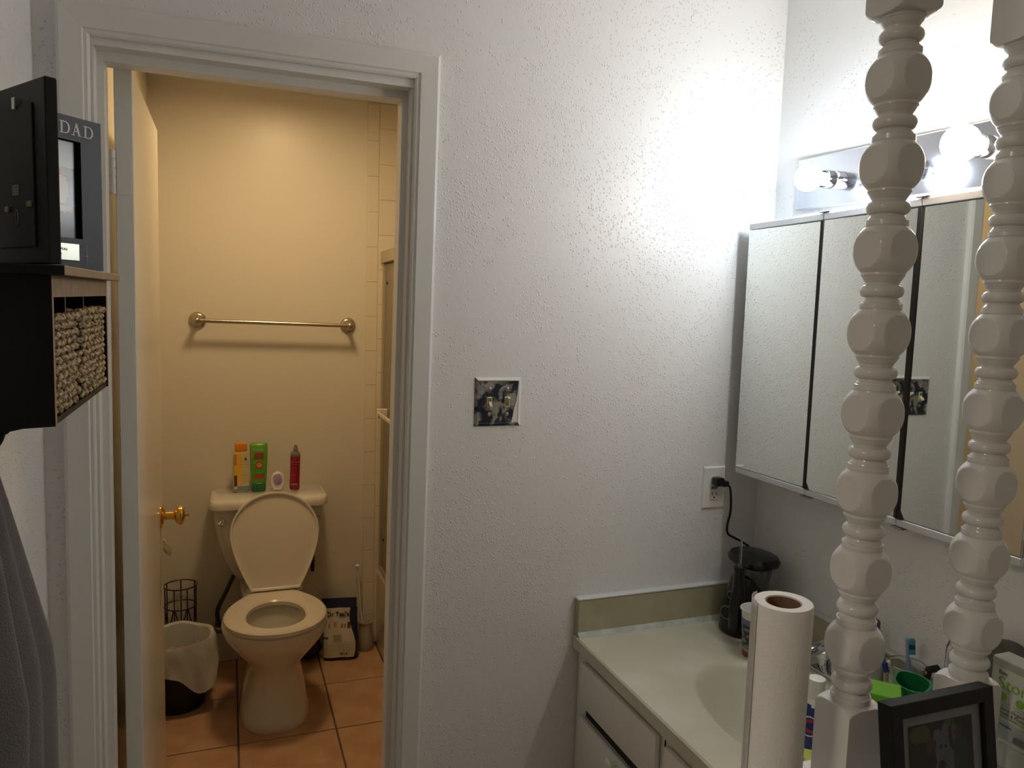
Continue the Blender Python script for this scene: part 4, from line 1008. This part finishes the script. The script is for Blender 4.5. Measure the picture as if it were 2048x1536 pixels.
# local x = along frame (away from camera), local y = (-sin,cos) = back side direction
Lf, Hf2 = .255, .212
t.scale = (1, 1, 1)
bm = B(); box(bm, (0, -.014, 0), (Lf*.64, 0, Hf2), .0015, 1)
link('frame_border', bm, M['black'], t)
bm = B(); box(bm, (.030, .0002, .020), (Lf*.60, .0022, Hf2-.026), .0004, 1); bb = link('backing_board', bm, M['blackm'], t)
def small(n, x, z, w_, h_, m_, th_=.003):
    bm = B(); box(bm, (x, .0022, z), (x+w_, .0022+th_, z+h_), .0006, 1); return link(n, bm, m_, t)
tc_ = small('turn_clip', .068, Hf2-.030, .007, .014, M['silver'])
small('turn_clip', .032, .066, .012, .007, M['putty']); small('turn_clip', .094, .063, .010, .007, M['putty'])
lab = small('paper_label', .068, .082, .018, .013, mat('grey_label', (.22, .22, .2), .7), .0006)
bm = B()
for q in range(3): box(bm, (.070, .0028, .0845+q*.0035), (.084, .0031, .0855+q*.0035))
link('label_print', bm, M['greyink'], t)
bm = B(); tube(bm, [(.076+.004*math.cos(a), .0026, .056+.009*math.sin(a)) for a in [k*2*PI/16 for k in range(17)]], .0006, 5); link('hanger_outline', bm, M['putty'], t)

# DAD frame -------------------------------------------------------
th2 = math.atan2(.72, .69)
t = thing('picture_frame', 'charcoal DAD photo frame standing on the shelf behind the large black frame', 'picture frame', (-.1955, 1.398, ZTOP+.006), (0, 0, th2))
# local x from -W..0 (0 = right end), local -y faces the room
Wd2, Hd2 = .185, .2335
bm = B(); box(bm, (-Wd2, .004, 0), (0, .016, Hd2), .001, 1); link('backing_board', bm, M['black'], t)
bm = B()
ox0, ox1, oz0, oz1 = -.150, -.0355, .048, .197
def rr(x0, x1, z0, z1, y): return [(x0, y, z0), (x1, y, z0), (x1, y, z1), (x0, y, z1)]
loft(bm, [rr(-Wd2, 0, 0, Hd2, .004), rr(-Wd2, 0, 0, Hd2, -.006), rr(ox0, ox1, oz0, oz1, -.006), rr(ox0, ox1, oz0, oz1, .0035)], False, False)
bmesh.ops.recalc_face_normals(bm, faces=bm.faces); link('face_panel', bm, M['darkplate'], t)
bm = B(); loft(bm, [rr(ox0, ox1, oz0, oz1, -.0055), rr(ox0, ox1, oz0, oz1, .0034), rr(ox0+.002, ox1-.006, oz0+.002, oz1-.002, .0034)], False, False); link('inner_lip', bm, M['black'], t)
def dad(u, v):
    c = (.50, .60, .68) if v > .72 else (.13, .20, .28)
    def el(x, y, a, b_): return ((u-x)/a)**2+((v-y)/b_)**2 < 1
    if v < .33: c = (.08, .12, .16)
    if el(.80, .50, .11, .15): c = (.48, .48, .46)
    if el(.84, .30, .12, .04): c = (.55, .52, .45)
    if el(.83, .68, .055, .05): c = (.22, .17, .16)
    if el(.58, .45, .12, .20): c = (.26, .30, .48)
    if el(.58, .74, .07, .06): c = (.40, .30, .30)
    return c
printed('photograph', t, 40, 48, lambda u, v: (ox0+.001+u*(ox1-ox0-.006), .0032, oz0+.001+v*(oz1-oz0-.002)), dad, M['printgloss'])
bm = B(); box(bm, (-.135, -.0085, .013), (-.043, -.0062, .040), .001, 1); pl = link('plaque', bm, M['silver'], t)
text_mesh('plaque_lettering', 'we love you\nforever', .0085, M['greyink'], t, facing((-.085, -.0088, .0265), (1, 0, 0), (0, 0, 1)), .0002)
bm = B(); box(bm, (-.030, -.0067, .010), (-.0295, -.0061, .040)); box(bm, (-.0315, -.0067, .022), (-.028, -.0061, .0228)); link('cross_mark', bm, M['whiteink'], t)
# slab-serif D A D built from bars
def serif_D(bm, x, z, w_, h_, s=.0022):
    f = -.0068; e = -.0061
    box(bm, (x, f, z), (x+s*1.5, e, z+h_)); box(bm, (x-s, f, z), (x+w_*.5, e, z+s*.8)); box(bm, (x-s, f, z+h_-s*.8), (x+w_*.5, e, z+h_))
    n = 12; o1, o2 = [], []
    for k in range(n+1):
        a = -PI/2+PI*k/n; o1.append((x+w_*.45+w_*.55*math.cos(a), z+h_/2+h_/2*math.sin(a))); o2.append((x+w_*.45+(w_*.55-s*1.4)*math.cos(a), z+h_/2+(h_/2-s*.8)*math.sin(a)))
    for k in range(n):
        q = [o1[k], o1[k+1], o2[k+1], o2[k]]; loft(bm, [[(p[0], f, p[1]) for p in q], [(p[0], e, p[1]) for p in q]])
def serif_A(bm, x, z, w_, h_, s=.0022):
    f = -.0068; e = -.0061
    for q in ([(x+s*.5, z), (x+s*1.3, z), (x+w_/2+s*.2, z+h_), (x+w_/2-s*.6, z+h_)], [(x+w_-s*2.2, z), (x+w_-s*.5, z), (x+w_/2+s*.6, z+h_), (x+w_/2-s*.9, z+h_)], [(x+w_*.25, z+h_*.32), (x+w_*.75, z+h_*.32), (x+w_*.73, z+h_*.32+s*.8), (x+w_*.27, z+h_*.32+s*.8)],
              [(x-s*.8, z), (x+s*2.4, z), (x+s*2.4, z+s*.7), (x-s*.8, z+s*.7)], [(x+w_-s*2.8, z), (x+w_+s*.6, z), (x+w_+s*.6, z+s*.7), (x+w_-s*2.8, z+s*.7)], [(x+w_/2-s*1.8, z+h_-s*.5), (x+w_/2+s*.6, z+h_-s*.5), (x+w_/2+s*.6, z+h_), (x+w_/2-s*1.8, z+h_)]):
        loft(bm, [[(p[0], f, p[1]) for p in q], [(p[0], e, p[1]) for p in q]])
for k, (L_, x) in enumerate((('D', -.0685), ('A', -.0500), ('D', -.0290))):
    bm = B(); (serif_D if L_ == 'D' else serif_A)(bm, x, .2055, .0150, .0185, .0021); bmesh.ops.recalc_face_normals(bm, faces=bm.faces); link('letter', bm, M['whiteink'], t)
text_mesh('lettering', '#1', .020, M['whiteink'], t, facing((-.110, -.0066, .2145), (1, 0, 0), (0, 0, 1)), .0003)

# grey towel hanging under the shelf ------------------------------
t = thing('hanging_towel', 'grey terry towel hanging in folds below the black shelf', 'towel', (-.30, 1.135, 1.352))
bm = B(); NU, NV = 90, 60; G = []
for j in range(NV+1):
    v_ = j/NV; z = -v_*.98; row = []
    sp = .040+.165*min(1, (v_/.42))**.85
    for i in range(NU+1):
        u = i/NU; y = (u-.5)*2*sp; y0_ = -.02+.055*min(1, v_/.4)
        amp = .008+.022*min(1, v_/.35)
        fold = math.cos(u*PI*2*3.5+.4+v_*.8)*amp*(.7+.3*math.sin(u*7))
        x = -.002+amp*.9+fold*.75+.012*min(1, v_*3)
        if j == NV: z += .0
        row.append(bm.verts.new((x-.02*(abs(2*u-1)**3), y+y0_, z - .02*math.sin(u*9)*v_)))
    G.append(row)
for a, b_ in zip(G, G[1:]):
    for i in range(NU): bm.faces.new((a[i], a[i+1], b_[i+1], b_[i]))
bmesh.ops.solidify(bm, geom=bm.faces[:], thickness=.006)
bmesh.ops.recalc_face_normals(bm, faces=bm.faces)
link('cloth', bm, M['towel'], t, True)
bm = B(); lathe(bm, [(.012, 0), (.012, .004), (.004, .006), (.004, .030), (.008, .036), (.006, .042)], (-.0445, .02, .0), (1, 0, .15), 16); link('hook', bm, M['pink'], t, True)
